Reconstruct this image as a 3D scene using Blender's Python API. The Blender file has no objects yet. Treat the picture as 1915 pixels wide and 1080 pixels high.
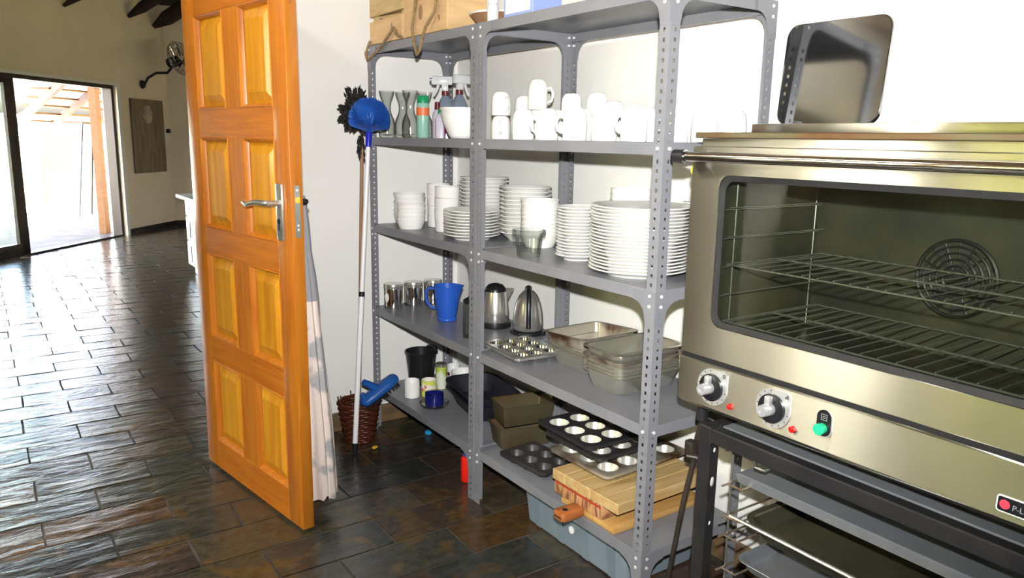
import bpy, bmesh, math, random
from mathutils import Vector, Matrix, Euler
D = bpy.data
SC = bpy.context.scene
COL = SC.collection
R = math.radians
PI = math.pi
rnd = random.Random(7)

# ------------------------------------------------------------------ camera
F_PX, YAW, PITCH, ROLL, CAM_H = 1432.17, .6043, .1924, .0173, 1.361
fw = Vector((math.sin(YAW)*math.cos(PITCH), math.cos(YAW)*math.cos(PITCH), -math.sin(PITCH)))
r0 = Vector((math.cos(YAW), -math.sin(YAW), 0)); u0 = r0.cross(fw)
rt = r0*math.cos(ROLL) + u0*math.sin(ROLL); up = u0*math.cos(ROLL) - r0*math.sin(ROLL)
cam = D.cameras.new('camera'); cam_o = D.objects.new('camera', cam); COL.objects.link(cam_o)
cam.sensor_fit = 'HORIZONTAL'; cam.sensor_width = 36; cam.lens = F_PX*36/1915; cam.clip_start = .02
cam_o.matrix_world = Matrix(((rt.x, up.x, -fw.x, 0), (rt.y, up.y, -fw.y, 0), (rt.z, up.z, -fw.z, CAM_H), (0, 0, 0, 1)))
SC.camera = cam_o

# ------------------------------------------------------------------ world, sun, flash, exposure
SKY_STRENGTH, SUN_STRENGTH, FLASH_W = 7.0, 115.0, 480
LAMP_L = 135          # radiance of the added ceiling tube
w = D.worlds.new('sky'); SC.world = w; w.use_nodes = True
nt = w.node_tree; bg = nt.nodes['Background']
sky = nt.nodes.new('ShaderNodeTexSky'); sky.sky_type = 'NISHITA'; sky.sun_disc = False
sky.sun_elevation = R(58); sky.sun_rotation = R(200); sky.air_density = 1; sky.dust_density = 9; sky.ozone_density = .2
nt.links.new(sky.outputs[0], bg.inputs[0]); bg.inputs[1].default_value = SKY_STRENGTH
sun = D.lights.new('sun', 'SUN'); sun.energy = SUN_STRENGTH; sun.angle = R(.6); sun.color = (1, .96, .88)
sun_o = D.objects.new('sun', sun); COL.objects.link(sun_o); sun_o.rotation_euler = Vector((.1*.637-.34*.7708, .1*.7708+.34*.637, -1)).to_track_quat('-Z', 'Y').to_euler()
# the photographer's flash, just above the lens
fl = D.lights.new('camera_flash', 'SPOT'); fl.spot_size = R(92); fl.spot_blend = 1.0; fl.energy = FLASH_W; fl.shadow_soft_size = .018; fl.color = (1, .985, .96)
fl_o = D.objects.new('camera_flash', fl); COL.objects.link(fl_o); fl_o.location = (-.01, -.02, CAM_H+.14); fl_o.rotation_euler = (fw*1432.17+rt*150+up*170).to_track_quat('-Z', 'Y').to_euler()
# portals: guide sky light through the sliding door and the kitchen window
def portal(name, loc, sx, sy, rot):
    l = D.lights.new(name, 'AREA'); l.shape = 'RECTANGLE'; l.size = sx; l.size_y = sy; l.cycles.is_portal = True
    o = D.objects.new(name, l); COL.objects.link(o); o.location = loc; o.rotation_euler = rot
portal('window_portal', (-1.72, 2.84, 1.6), 1.0, .76, (0, R(-90), 0))
portal('window_portal', (-1.72, 1.70, 1.6), 1.0, 1.10, (0, R(-90), 0))
portal('sliding_door_portal', (1.568-2*.637-.03*.7708, 11.438-2*.7708+.03*.637, .98), 3.98, 1.95, (R(90), 0, math.atan2(.77084309, .63702507)+PI))
portal('far_window_portal', (5.98, 6.0, 1.6), 1.4, 1.6, (0, R(90), 0))
SC.view_settings.view_transform = 'Standard'; SC.view_settings.look = 'None'
SC.view_settings.exposure = 0; SC.view_settings.gamma = 1; SC.view_settings.use_curve_mapping = False
SC.cycles.use_denoising = True
SC.cycles.max_bounces = 10; SC.cycles.transparent_max_bounces = 16
SC.cycles.sample_clamp_indirect = 25
SC.cycles.caustics_reflective = False; SC.cycles.caustics_refractive = False

# ------------------------------------------------------------------ mesh helpers
class G:
    def __init__(s): s.v = []; s.f = []
    def add(s, vs, fs, M=None):
        o = len(s.v)
        for p in vs:
            p = Vector(p)
            s.v.append(tuple(M @ p) if M is not None else tuple(p))
        for q in fs: s.f.append(tuple(o+i for i in q))
        return s
    def box(s, x0, x1, y0, y1, z0, z1, M=None):
        vs = [(x, y, z) for z in (z0, z1) for y in (y0, y1) for x in (x0, x1)]
        return s.add(vs, [(0, 2, 3, 1), (4, 5, 7, 6), (0, 1, 5, 4), (2, 6, 7, 3), (0, 4, 6, 2), (1, 3, 7, 5)], M)
    def rbox(s, x0, x1, y0, y1, z0, z1, b=.004, seg=2, M=None):
        bm = bmesh.new(); bmesh.ops.create_cube(bm, size=1)
        for v in bm.verts: v.co = Vector(((x0+x1)/2+v.co.x*(x1-x0), (y0+y1)/2+v.co.y*(y1-y0), (z0+z1)/2+v.co.z*(z1-z0)))
        bmesh.ops.bevel(bm, geom=bm.edges[:], offset=b, segments=seg, affect='EDGES', profile=.5)
        bm.verts.index_update()
        s.add([v.co.copy() for v in bm.verts], [tuple(v.index for v in f.verts) for f in bm.faces], M); bm.free()
        return s
    def loft(s, rings, cap0=True, cap1=True, M=None, closed=False):
        n = len(rings[0]); vs = [p for r in rings for p in r]; fs = []
        m = len(rings)
        for i in range(m if closed else m-1):
            a = i*n; b = ((i+1) % m)*n
            for j in range(n):
                k = (j+1) % n
                fs.append((a+j, a+k, b+k, b+j))
        if not closed:
            if cap0: fs.append(tuple(range(n-1, -1, -1)))
            if cap1: fs.append(tuple((m-1)*n+j for j in range(n)))
        return s.add(vs, fs, M)
    def lathe(s, prof, n=28, M=None, closed=False):
        rings = [[(max(r, 1e-5)*math.cos(2*PI*j/n), max(r, 1e-5)*math.sin(2*PI*j/n), z) for j in range(n)] for r, z in prof]
        return s.loft(rings, not closed and prof[0][0] < 1e-4, not closed and prof[-1][0] < 1e-4, M, closed)
    def tube(s, pts, r, n=8, M=None, closed=False):
        pts = [Vector(p) for p in pts]; m = len(pts)
        rs = r if isinstance(r, (list, tuple)) else [r]*m
        rings = []; prev = None
        for i, p in enumerate(pts):
            if closed: t = (pts[(i+1) % m]-pts[i-1])
            else: t = pts[min(i+1, m-1)]-pts[max(i-1, 0)]
            t.normalize()
            if prev is None:
                a = Vector((0, 0, 1)) if abs(t.z) < .9 else Vector((1, 0, 0))
                nrm = (a-t*a.dot(t)).normalized()
            else: nrm = (prev-t*prev.dot(t)).normalized()
            prev = nrm; bn = t.cross(nrm)
            rings.append([p+(nrm*math.cos(2*PI*j/n)+bn*math.sin(2*PI*j/n))*rs[i] for j in range(n)])
        return s.loft(rings, True, True, M, closed)
    def prism(s, poly, h0, h1, axis='z', M=None):
        def P(a, b, h): return {'z': (a, b, h), 'x': (h, a, b), 'y': (b, h, a)}[axis]
        return s.loft([[P(a, b, h0) for a, b in poly], [P(a, b, h1) for a, b in poly]], True, True, M)
    def mesh(s, name, ang=35):
        me = D.meshes.new(name); me.from_pydata(s.v, [], s.f); me.validate(); me.update()
        bm = bmesh.new(); bm.from_mesh(me); bmesh.ops.recalc_face_normals(bm, faces=bm.faces[:]); bm.to_mesh(me); bm.free()
        if ang:
            me.polygons.foreach_set('use_smooth', [True]*len(me.polygons))
            me.set_sharp_from_angle(angle=R(ang))
        return me

def obj(name, g, m, parent=None, loc=(0, 0, 0), rot=(0, 0, 0), ang=35, scale=None):
    me = g if isinstance(g, bpy.types.Mesh) else g.mesh(name, ang)
    if m is not None and not me.materials: me.materials.append(m)
    o = D.objects.new(name, me); COL.objects.link(o)
    o.parent = parent; o.location = loc; o.rotation_euler = rot
    if scale: o.scale = scale
    return o
def tag(o, label, cat, group=None):
    o['label'] = label; o['category'] = cat
    if group: o['group'] = group
    return o
def thing(name, label, cat, loc=(0, 0, 0), rotz=0, group=None):
    o = D.objects.new(name, None); COL.objects.link(o); o.empty_display_size = .05
    o.location = loc; o.rotation_euler = (0, 0, rotz) if not isinstance(rotz, (tuple, list)) else rotz
    return tag(o, label, cat, group)
def struct(name, g, m, parent=None, label=None, ang=0):
    o = obj(name, g, m, parent, ang=ang); o['kind'] = 'structure'
    if label: o['label'] = label
    return o
def dup(o, loc, rot=None, label=None, parent=None):
    c = o.copy(); COL.objects.link(c); c.location = loc; c.parent = parent
    if rot is not None: c.rotation_euler = rot if isinstance(rot, (tuple, list)) else (0, 0, rot)
    if label: c['label'] = label
    for ch in list(o.children):
        k = ch.copy(); COL.objects.link(k); k.parent = c
    return c
ORD = 'topmost second third fourth fifth sixth seventh eighth ninth tenth eleventh twelfth thirteenth fourteenth fifteenth sixteenth seventeenth eighteenth nineteenth twentieth twenty-first twenty-second'.split()
def rrect(hx, hy, r, z, n=5, cx=0, cy=0):
    r = min(r, hx-1e-4, hy-1e-4); out = []
    for sx, sy, a0 in ((1, 1, 0), (-1, 1, 90), (-1, -1, 180), (1, -1, 270)):
        for i in range(n+1):
            a = R(a0+90*i/n); out.append((cx+sx*(hx-r)+r*math.cos(a), cy+sy*(hy-r)+r*math.sin(a), z))
    return out
def circle_pts(c, r, n=24, axis='z'):
    o = []
    for j in range(n):
        a = 2*PI*j/n; x, y = r*math.cos(a), r*math.sin(a)
        o.append({'z': (c[0]+x, c[1]+y, c[2]), 'x': (c[0], c[1]+x, c[2]+y), 'y': (c[0]+x, c[1], c[2]+y)}[axis])
    return o

# ------------------------------------------------------------------ materials
def mat(name, col, rough=.5, metal=0, spec=.5, coat=0, trans=0, ior=1.45, alpha=1, emit=None):
    m = D.materials.new(name); m.use_nodes = True; b = m.node_tree.nodes['Principled BSDF']
    b.inputs['Base Color'].default_value = (*col, 1); b.inputs['Roughness'].default_value = rough
    b.inputs['Metallic'].default_value = metal; b.inputs['Specular IOR Level'].default_value = spec
    b.inputs['Coat Weight'].default_value = coat; b.inputs['Transmission Weight'].default_value = trans
    b.inputs['IOR'].default_value = ior; b.inputs['Alpha'].default_value = alpha
    if coat: b.inputs['Coat Roughness'].default_value = .12
    if emit: b.inputs['Emission Color'].default_value = (*emit[0], 1); b.inputs['Emission Strength'].default_value = emit[1]
    m.diffuse_color = (*col, 1)
    return m
def nodes(m): return m.node_tree.nodes, m.node_tree.links, m.node_tree.nodes['Principled BSDF']
def noisy(m, c2, scale=(1, 1, 1), nscale=6, detail=5, lo=.35, hi=.65, bump=0, dist=.002, rough2=None, coord='Object', distort=0, bscale=None):
    N, L, b = nodes(m)
    tc = N.new('ShaderNodeTexCoord'); mp = N.new('ShaderNodeMapping'); mp.inputs['Scale'].default_value = scale
    L.new(tc.outputs[coord], mp.inputs[0])
    oi = N.new('ShaderNodeObjectInfo'); mul = N.new('ShaderNodeMath'); mul.operation = 'MULTIPLY'; mul.inputs[1].default_value = 31.7
    L.new(oi.outputs['Random'], mul.inputs[0]); L.new(mul.outputs[0], mp.inputs['Location'])
    no = N.new('ShaderNodeTexNoise'); no.inputs['Scale'].default_value = nscale; no.inputs['Detail'].default_value = detail
    no.inputs['Distortion'].default_value = distort
    L.new(mp.outputs[0], no.inputs['Vector'])
    rp = N.new('ShaderNodeValToRGB'); rp.color_ramp.elements[0].position = lo; rp.color_ramp.elements[1].position = hi
    rp.color_ramp.elements[0].color = b.inputs['Base Color'].default_value; rp.color_ramp.elements[1].color = (*c2, 1)
    L.new(no.outputs[0], rp.inputs[0]); L.new(rp.outputs[0], b.inputs['Base Color'])
    if bump:
        n2 = no
        if bscale:
            n2 = N.new('ShaderNodeTexNoise'); n2.inputs['Scale'].default_value = bscale; n2.inputs['Detail'].default_value = 4
            L.new(mp.outputs[0], n2.inputs['Vector'])
        bp = N.new('ShaderNodeBump'); bp.inputs['Strength'].default_value = bump; bp.inputs['Distance'].default_value = dist
        L.new(n2.outputs[0], bp.inputs['Height']); L.new(bp.outputs[0], b.inputs['Normal'])
    if rough2 is not None:
        mr = N.new('ShaderNodeMapRange'); mr.inputs['To Min'].default_value = b.inputs['Roughness'].default_value; mr.inputs['To Max'].default_value = rough2
        L.new(no.outputs[0], mr.inputs[0]); L.new(mr.outputs[0], b.inputs['Roughness'])
    return m

M = {}
M['plaster'] = noisy(mat('white_plaster', (.80, .795, .77), .75), (.83, .825, .80), nscale=3, bump=.25, dist=.004, bscale=40)
M['plaster_old'] = noisy(mat('cream_plaster', (.82, .71, .56), .8), (.86, .75, .60), nscale=2, bump=.3, dist=.006, bscale=25)
M['ceiling'] = noisy(mat('ceiling_board', (.26, .18, .10), .7), (.20, .13, .07), scale=(1, 9, 1), nscale=4)
M['plaster_tan'] = noisy(mat('tan_plaster', (.42, .35, .24), .8), (.46, .39, .28), nscale=3)
M['grout'] = noisy(mat('grout', (.085, .074, .058), .75), (.038, .033, .027), nscale=5)
M['thatch'] = noisy(mat('thatch', (.035, .025, .016), .9), (.07, .045, .025), scale=(6, 1, 1), nscale=14, bump=.6, dist=.02)
M['pole_wood'] = noisy(mat('dark_pole_wood', (.018, .011, .008), .6), (.045, .025, .016), scale=(1, 1, .2), nscale=12, bump=.3, dist=.004)
M['door_frame_wood'] = noisy(mat('orange_varnished_wood', (.38, .105, .007), .36, coat=.25), (.54, .19, .014), scale=(18, 8, 1.1), nscale=3, detail=7, lo=.3, hi=.7, distort=.6)
M['door_rail_wood'] = noisy(mat('orange_varnished_rail', (.38, .10, .006), .36, coat=.25), (.53, .18, .013), scale=(1.2, 8, 18), nscale=3, detail=7, lo=.3, hi=.7, distort=.6)
M['door_panel_wood'] = noisy(mat('yellow_varnished_panel', (.48, .185, .008), .34, coat=.25), (.66, .31, .018), scale=(14, 8, .8), nscale=2.2, detail=7, lo=.32, hi=.68, distort=.5)
M['shelf'] = noisy(mat('grey_enamel', (.185, .19, .213), .36, spec=.5), (.21, .214, .235), nscale=7, bump=.05, dist=.001)
M['bolt'] = mat('zinc', (.80, .80, .81), .35, .3)
M['steel'] = noisy(mat('stainless', (.70, .69, .66), .18, .85), (.64, .63, .60), nscale=9, rough2=.30)
M['chrome'] = mat('chrome', (.78, .77, .75), .08, 1)
M['pan_steel'] = noisy(mat('pan_steel', (.70, .69, .62), .16, .82), (.58, .57, .49), nscale=5, rough2=.30)
M['pan_brown'] = noisy(mat('pan_baked_brown', (.11, .050, .022), .34, .7), (.60, .56, .47), nscale=6, lo=.40, hi=.54)
M['tin_old'] = noisy(mat('old_tin', (.125, .108, .06), .42, .55), (.12, .055, .022), nscale=4, lo=.5, hi=.72, rough2=.6)
M['tray_black'] = noisy(mat('dark_tin', (.03, .03, .034), .35, .3), (.05, .045, .045), nscale=8, rough2=.5)
M['cup_metal'] = mat('muffin_cup_metal', (.62, .60, .54), .34, .55)
M['alu'] = noisy(mat('aluminium_tray', (.56, .61, .66), .32, .8), (.50, .55, .60), scale=(1, 4, 1), nscale=5, rough2=.4)
M['black'] = mat('black_plastic', (.012, .012, .014), .3)
M['black_matte'] = mat('black_matte', (.010, .010, .011), .55)
M['navy'] = noisy(mat('navy_enamel', (.012, .013, .022), .5), (.02, .021, .032), nscale=5)
M['black_paint'] = noisy(mat('black_painted_steel', (.012, .012, .014), .38), (.02, .019, .019), nscale=9, bump=.1, dist=.001)
M['scuff'] = mat('bare_scuff', (.75, .74, .72), .5)
M['iron'] = noisy(mat('cast_iron', (.022, .017, .014), .5, .3), (.05, .038, .03), nscale=12, bump=.3, dist=.002)
M['ceramic'] = mat('white_ceramic', (.86, .855, .83), .16, spec=.5)
M['ceramic2'] = mat('white_glazed_bowl', (.84, .84, .82), .18)


M['clear_plastic'] = mat('clear_plastic', (.86, .88, .90), .18, trans=.3, ior=1.4)
M['blue'] = mat('blue_plastic', (.022, .10, .50), .3)
M['blue2'] = mat('blue_broom_plastic', (.012, .085, .33), .4)
M['blue_bristle'] = mat('blue_bristle', (.022, .11, .46), .4)
M['blue_ferrule'] = mat('blue_ferrule', (.012, .02, .42), .3)
M['blue_wax'] = mat('blue_glass', (.008, .012, .12), .08, spec=.6)
M['white_pole'] = mat('white_metal_pole', (.80, .80, .82), .3)
M['stick_brown'] = noisy(mat('cane_stick', (.34, .20, .11), .5), (.24, .13, .07), scale=(1, 1, .1), nscale=20)
M['feather'] = mat('black_feathers', (.013, .011, .010), .75)
M['wicker'] = noisy(mat('red_brown_wicker', (.095, .022, .010), .42), (.045, .012, .007), nscale=30)
M['cloth'] = noisy(mat('pinkish_apron_cloth', (.70, .60, .55), .9), (.36, .36, .37), nscale=5, lo=.56, hi=.6)
M['cloth_grey'] = mat('grey_cloth', (.26, .26, .28), .9)
M['crate'] = noisy(mat('pale_pine', (.66, .46, .24), .6), (.50, .32, .15), scale=(2, 2, 9), nscale=4, detail=6, lo=.3, hi=.75)
M['crate_dark'] = noisy(mat('darker_pine', (.56, .42, .20), .6), (.44, .31, .13), scale=(2, 2, 9), nscale=4, detail=6)  # slightly darker pine for corner posts, bottom boards and some slats
M['rope'] = noisy(mat('jute_rope', (.30, .21, .10), .9), (.20, .13, .06), nscale=60)
M['board'] = noisy(mat('pine_board', (.42, .22, .06), .45), (.50, .31, .11), scale=(2, 14, 14), nscale=2.5, detail=6)
M['board_light'] = noisy(mat('pale_board', (.52, .38, .18), .5), (.44, .27, .10), scale=(2, 14, 14), nscale=2.5, detail=6)
M['board_red'] = noisy(mat('board_end_grain', (.50, .27, .12), .5), (.20, .08, .045), scale=(1, 9, 2), nscale=7, lo=.5, hi=.6)
M['board_handle'] = noisy(mat('red_wood', (.30, .085, .02), .4), (.40, .14, .04), scale=(3, 12, 12), nscale=3)
M['red_stripe'] = mat('red_stripe', (.36, .04, .015), .5)
M['bin'] = noisy(mat('blue_grey_translucent_tub', (.165, .22, .265), .38), (.21, .265, .305), nscale=3)
M['red_can'] = mat('red_can', (.72, .015, .008), .25, emit=None)
M['yellow'] = mat('yellow_paint', (.75, .48, .05), .4)
M['cyan'] = mat('cyan_plastic', (.02, .30, .62), .4)
M['green_cap'] = mat('green_cap', (.008, .28, .11), .35)
M['orange'] = mat('orange_band', (.78, .18, .06), .4)
M['mint'] = mat('mint_can', (.27, .52, .42), .3)
M['maroon'] = mat('maroon_plastic', (.11, .012, .016), .35)
M['lilac'] = mat('lilac_plastic', (.52, .50, .58), .35)
M['magenta'] = mat('magenta_label', (.55, .015, .30), .4)
M['slate_liquid'] = mat('blue_grey_bottle', (.17, .21, .27), .25)
M['floral'] = noisy(mat('floral_mug', (.80, .77, .68), .25), (.62, .66, .12), nscale=22, lo=.5, hi=.54)
M['floral_pink'] = mat('floral_pink', (.62, .16, .20), .3)
M['tin_green'] = noisy(mat('green_patterned_tin', (.70, .72, .60), .35), (.45, .55, .08), nscale=16, lo=.48, hi=.56)
M['oven_steel'] = None
M['dial'] = mat('dial_silver', (.72, .73, .72), .3, .7)
M['dial_mark'] = mat('dial_print', (.08, .08, .09), .5)
M['knob'] = mat('knob_silver', (.55, .56, .57), .3, .6)
M['red_lens'] = mat('red_lens', (.62, .012, .010), .2)
M['green_btn'] = mat('green_button', (.015, .50, .22), .35)
M['logo_red'] = mat('logo_red', (.72, .06, .10), .4)
M['logo_grey'] = mat('logo_lettering', (.30, .31, .33), .5)
M['enamel'] = noisy(mat('oven_cavity_enamel', (.028, .030, .025), .40, .2), (.075, .068, .038), nscale=4, lo=.4, hi=.7)
M['fan_dark'] = mat('fan_guard', (.02, .02, .02), .45, .4)
M['wire'] = mat('rack_wire', (.50, .49, .45), .25, .85)
M['wire_rust'] = noisy(mat('rack_wire_old', (.55, .46, .36), .4, .8), (.30, .20, .13), nscale=30)
M['oven_glass'] = mat('oven_door_glass', (.42, .46, .42), .03, trans=1, ior=1.05, spec=.55)
M['alu_dark'] = mat('anodised_frame', (.018, .011, .008), .4)
M['white_app'] = mat('cream_enamel', (.62, .60, .50), .35)
M['paint_canvas'] = noisy(mat('painting_canvas', (.17, .12, .08), .7), (.25, .19, .13), scale=(6, 1, 1), nscale=3)
M['paint_flower'] = noisy(mat('painting_flower', (.50, .40, .35), .7), (.32, .26, .21), nscale=9)
M['terrace'] = noisy(mat('terrace_concrete', (.72, .69, .62), .8), (.78, .75, .69), nscale=2)
M['white_wall_out'] = mat('garden_wall_white', (.85, .84, .80), .8)
M['grey_board'] = mat('beige_wall_panel', (.030, .023, .014), .8)
M['timber'] = noisy(mat('pergola_timber', (.12, .045, .007), .6), (.16, .07, .013), scale=(1, 6, 6), nscale=4)
M['timber_dark'] = mat('pergola_beam', (.06, .026, .010), .6)
M['grass'] = noisy(mat('dry_grass', (.13, .13, .05), .9), (.20, .185, .085), nscale=1.5)
M['hedge'] = noisy(mat('hedge_leaves', (.11, .12, .03), .8), (.30, .295, .085), nscale=7, bump=1, dist=.1)

def pane_mat(name, tint, rough=.0, ior=1.5, edge=None):
    m = D.materials.new(name); m.use_nodes = True; N = m.node_tree.nodes; L = m.node_tree.links; N.clear()
    out = N.new('ShaderNodeOutputMaterial'); mx = N.new('ShaderNodeMixShader'); tr = N.new('ShaderNodeBsdfTransparent'); gl = N.new('ShaderNodeBsdfGlossy'); fr = N.new('ShaderNodeLayerWeight'); pw = N.new('ShaderNodeMath'); ma = N.new('ShaderNodeMath')
    tr.inputs[0].default_value = (*tint, 1); gl.inputs['Roughness'].default_value = rough; fr.inputs['Blend'].default_value = .5; pw.operation = 'POWER'; pw.inputs[1].default_value = 4; ma.operation = 'MULTIPLY_ADD'; ma.inputs[1].default_value = .6; ma.inputs[2].default_value = ((ior-1)/(ior+1))**2
    L.new(fr.outputs['Facing'], pw.inputs[0]); L.new(pw.outputs[0], ma.inputs[0]); L.new(ma.outputs[0], mx.inputs[0]); L.new(tr.outputs[0], mx.inputs[1]); L.new(gl.outputs[0], mx.inputs[2]); L.new(mx.outputs[0], out.inputs[0])
    if edge:      # longer path through the wall near the outline: darker there
        p2 = N.new('ShaderNodeMath'); p2.operation = 'POWER'; p2.inputs[1].default_value = 2.2; cm = N.new('ShaderNodeMix'); cm.data_type = 'RGBA'
        L.new(fr.outputs['Facing'], p2.inputs[0]); L.new(p2.outputs[0], cm.inputs['Factor']); cm.inputs['A'].default_value = (*tint, 1); cm.inputs['B'].default_value = (tint[0]*edge, tint[1]*edge, tint[2]*edge, 1)
        L.new(cm.outputs['Result'], tr.inputs[0])
    return m
M['glass'] = pane_mat('clear_glass', (.95, .96, .95), .05, 1.6, .42)
M['glass_thick'] = pane_mat('cut_glass', (.93, .945, .94), .08, 1.8, .50)
M['pane'] = pane_mat('window_glass', (.95, .97, .95))
M['oven_pane'] = pane_mat('oven_window_glass', (.93, .945, .92), .01, 1.28)
# brushed stainless of the oven: horizontal brushing, reflections smeared vertically
m = mat('brushed_stainless', (.64, .64, .57), .26, 1); M['oven_steel'] = m
N, L, b = nodes(m)
b.inputs['Anisotropic'].default_value = 1.0; b.inputs['Anisotropic Rotation'].default_value = .25
tg = N.new('ShaderNodeTangent'); tg.direction_type = 'RADIAL'; tg.axis = 'Z'; L.new(tg.outputs[0], b.inputs['Tangent'])
tc = N.new('ShaderNodeTexCoord'); mp = N.new('ShaderNodeMapping'); mp.inputs['Scale'].default_value = (1, 2, 160)
no = N.new('ShaderNodeTexNoise'); no.inputs['Scale'].default_value = 4; no.inputs['Detail'].default_value = 3
L.new(tc.outputs['Object'], mp.inputs[0]); L.new(mp.outputs[0], no.inputs['Vector'])
mr = N.new('ShaderNodeMapRange'); mr.inputs['To Min'].default_value = .29; mr.inputs['To Max'].default_value = .305
L.new(no.outputs[0], mr.inputs[0]); L.new(mr.outputs[0], b.inputs['Roughness'])

# slate: colour of each tile from its own random number, cleft relief as bump
m = mat('slate', (.05, .05, .05), .35, spec=.7); M['slate'] = m
N, L, b = nodes(m)
oi = N.new('ShaderNodeObjectInfo'); tc = N.new('ShaderNodeTexCoord')
geo = N.new('ShaderNodeNewGeometry')
rp = N.new('ShaderNodeValToRGB'); rp.color_ramp.interpolation = 'CONSTANT'
cols = [(0, (.044, .044, .035)), (.14, (.052, .036, .027)), (.28, (.037, .038, .032)), (.42, (.062, .051, .031)), (.54, (.040, .031, .026)),
        (.66, (.048, .047, .030)), (.78, (.075, .042, .017)), (.86, (.036, .036, .034)), (.94, (.064, .036, .027))]
while len(rp.color_ramp.elements) < len(cols): rp.color_ramp.elements.new(.5)
for e, (p, c) in zip(rp.color_ramp.elements, cols): e.position = p; e.color = (*c, 1)
L.new(oi.outputs['Random'], rp.inputs[0])
n1 = N.new('ShaderNodeTexNoise'); n1.inputs['Scale'].default_value = 5.5; n1.inputs['Detail'].default_value = 6; n1.inputs['Distortion'].default_value = 1.2
L.new(geo.outputs['Position'], n1.inputs['Vector'])
r2 = N.new('ShaderNodeValToRGB'); r2.color_ramp.elements[0].position = .53; r2.color_ramp.elements[1].position = .70
r2.color_ramp.elements[0].color = (0, 0, 0, 1); r2.color_ramp.elements[1].color = (.8, .8, .8, 1)
L.new(n1.outputs[0], r2.inputs[0])
mx = N.new('ShaderNodeMix'); mx.data_type = 'RGBA'; L.new(r2.outputs[0], mx.inputs['Factor'])
L.new(rp.outputs[0], mx.inputs['A']); mx.inputs['B'].default_value = (.12, .068, .018, 1)
n3 = N.new('ShaderNodeTexNoise'); n3.inputs['Scale'].default_value = 26; n3.inputs['Detail'].default_value = 5
L.new(geo.outputs['Position'], n3.inputs['Vector'])
mm = N.new('ShaderNodeMix'); mm.data_type = 'RGBA'; mm.blend_type = 'MULTIPLY'; mm.inputs['Factor'].default_value = .7
L.new(mx.outputs['Result'], mm.inputs['A']); r3 = N.new('ShaderNodeValToRGB')
r3.color_ramp.elements[0].position = .25; r3.color_ramp.elements[0].color = (.45, .45, .45, 1); r3.color_ramp.elements[1].position = .75; r3.color_ramp.elements[1].color = (1.2, 1.2, 1.2, 1)
L.new(n3.outputs[0], r3.inputs[0]); L.new(r3.outputs[0], mm.inputs['B']); L.new(mm.outputs['Result'], b.inputs['Base Color'])
mp = N.new('ShaderNodeMapping'); mp.inputs['Scale'].default_value = (3.2, 9, 1); L.new(geo.outputs['Position'], mp.inputs[0])
n4 = N.new('ShaderNodeTexNoise'); n4.inputs['Scale'].default_value = 2.2; n4.inputs['Detail'].default_value = 6; n4.inputs['Roughness'].default_value = .6; n4.inputs['Distortion'].default_value = .8
L.new(mp.outputs[0], n4.inputs['Vector'])
bp = N.new('ShaderNodeBump'); bp.inputs['Strength'].default_value = .46; bp.inputs['Distance'].default_value = .008
L.new(n4.outputs[0], bp.inputs['Height']); L.new(bp.outputs[0], b.inputs['Normal'])
mr = N.new('ShaderNodeMapRange'); mr.inputs['To Min'].default_value = .10; mr.inputs['To Max'].default_value = .28
L.new(n3.outputs[0], mr.inputs[0]); L.new(mr.outputs[0], b.inputs['Roughness'])

# ------------------------------------------------------------------ rooms
XE, YN, XW, YS, ZC = 1.93, 3.285, -1.7, -2.0, 2.75        # kitchen faces
TH = .12
DOORX0, DOORX1, DOORH = -1.25, .735, 2.07
g = G(); g.box(XE, XE+.15, YS, YN+TH, 0, ZC); struct('wall_east', g, M['plaster'], label='white plastered wall behind the shelving and oven')
g = G()
g.box(DOORX1, XE, YN, YN+TH, 0, ZC); g.box(DOORX0, DOORX1, YN, YN+TH, DOORH, ZC); g.box(-3.9, DOORX0, YN, YN+TH, 0, ZC)
g.box(XE+.15, 6.0, YN, YN+TH, 0, ZC); g.box(-3.9, 6.0, YN+.01, YN+TH, ZC, 4.6)
struct('wall_north', g, M['plaster'], label='white plastered wall with the doorway into the far room')
g = G(); WZ0, WZ1 = 1.10, 2.10; WINS = ((2.46, 3.22), (1.15, 2.25))
for a, c in ((YS, 1.15), (2.25, 2.46), (3.22, YN)): g.box(XW-.15, XW, a, c, 0, ZC)
for a, c in WINS: g.box(XW-.15, XW, a, c, 0, WZ0); g.box(XW-.15, XW, a, c, WZ1, ZC)
struct('wall_west', g, M['plaster_tan'])
g = G(); g.box(XW-.15, XE+.15, YS-.15, YS, 0, ZC); struct('wall_south', g, M['plaster_tan'])
g = G(); g.box(XW-.15, XE+.15, YS-.15, YN+.05, ZC, ZC+.12); struct('ceiling', g, M['ceiling'])
# skirting of slate
g = G(); g.box(DOORX1, XE, YN-.018, YN, 0, .085); struct('baseboard_north', g, noisy(mat('skirting_slate', (.20, .12, .055), .5), (.10, .07, .045), scale=(2, 6, 6), nscale=4, bump=.3, dist=.004))
g = G(); g.box(XE-.018, XE, 1.0, YN-.018, 0, .085); struct('baseboard_east', g, D.materials['skirting_slate'])
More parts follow.
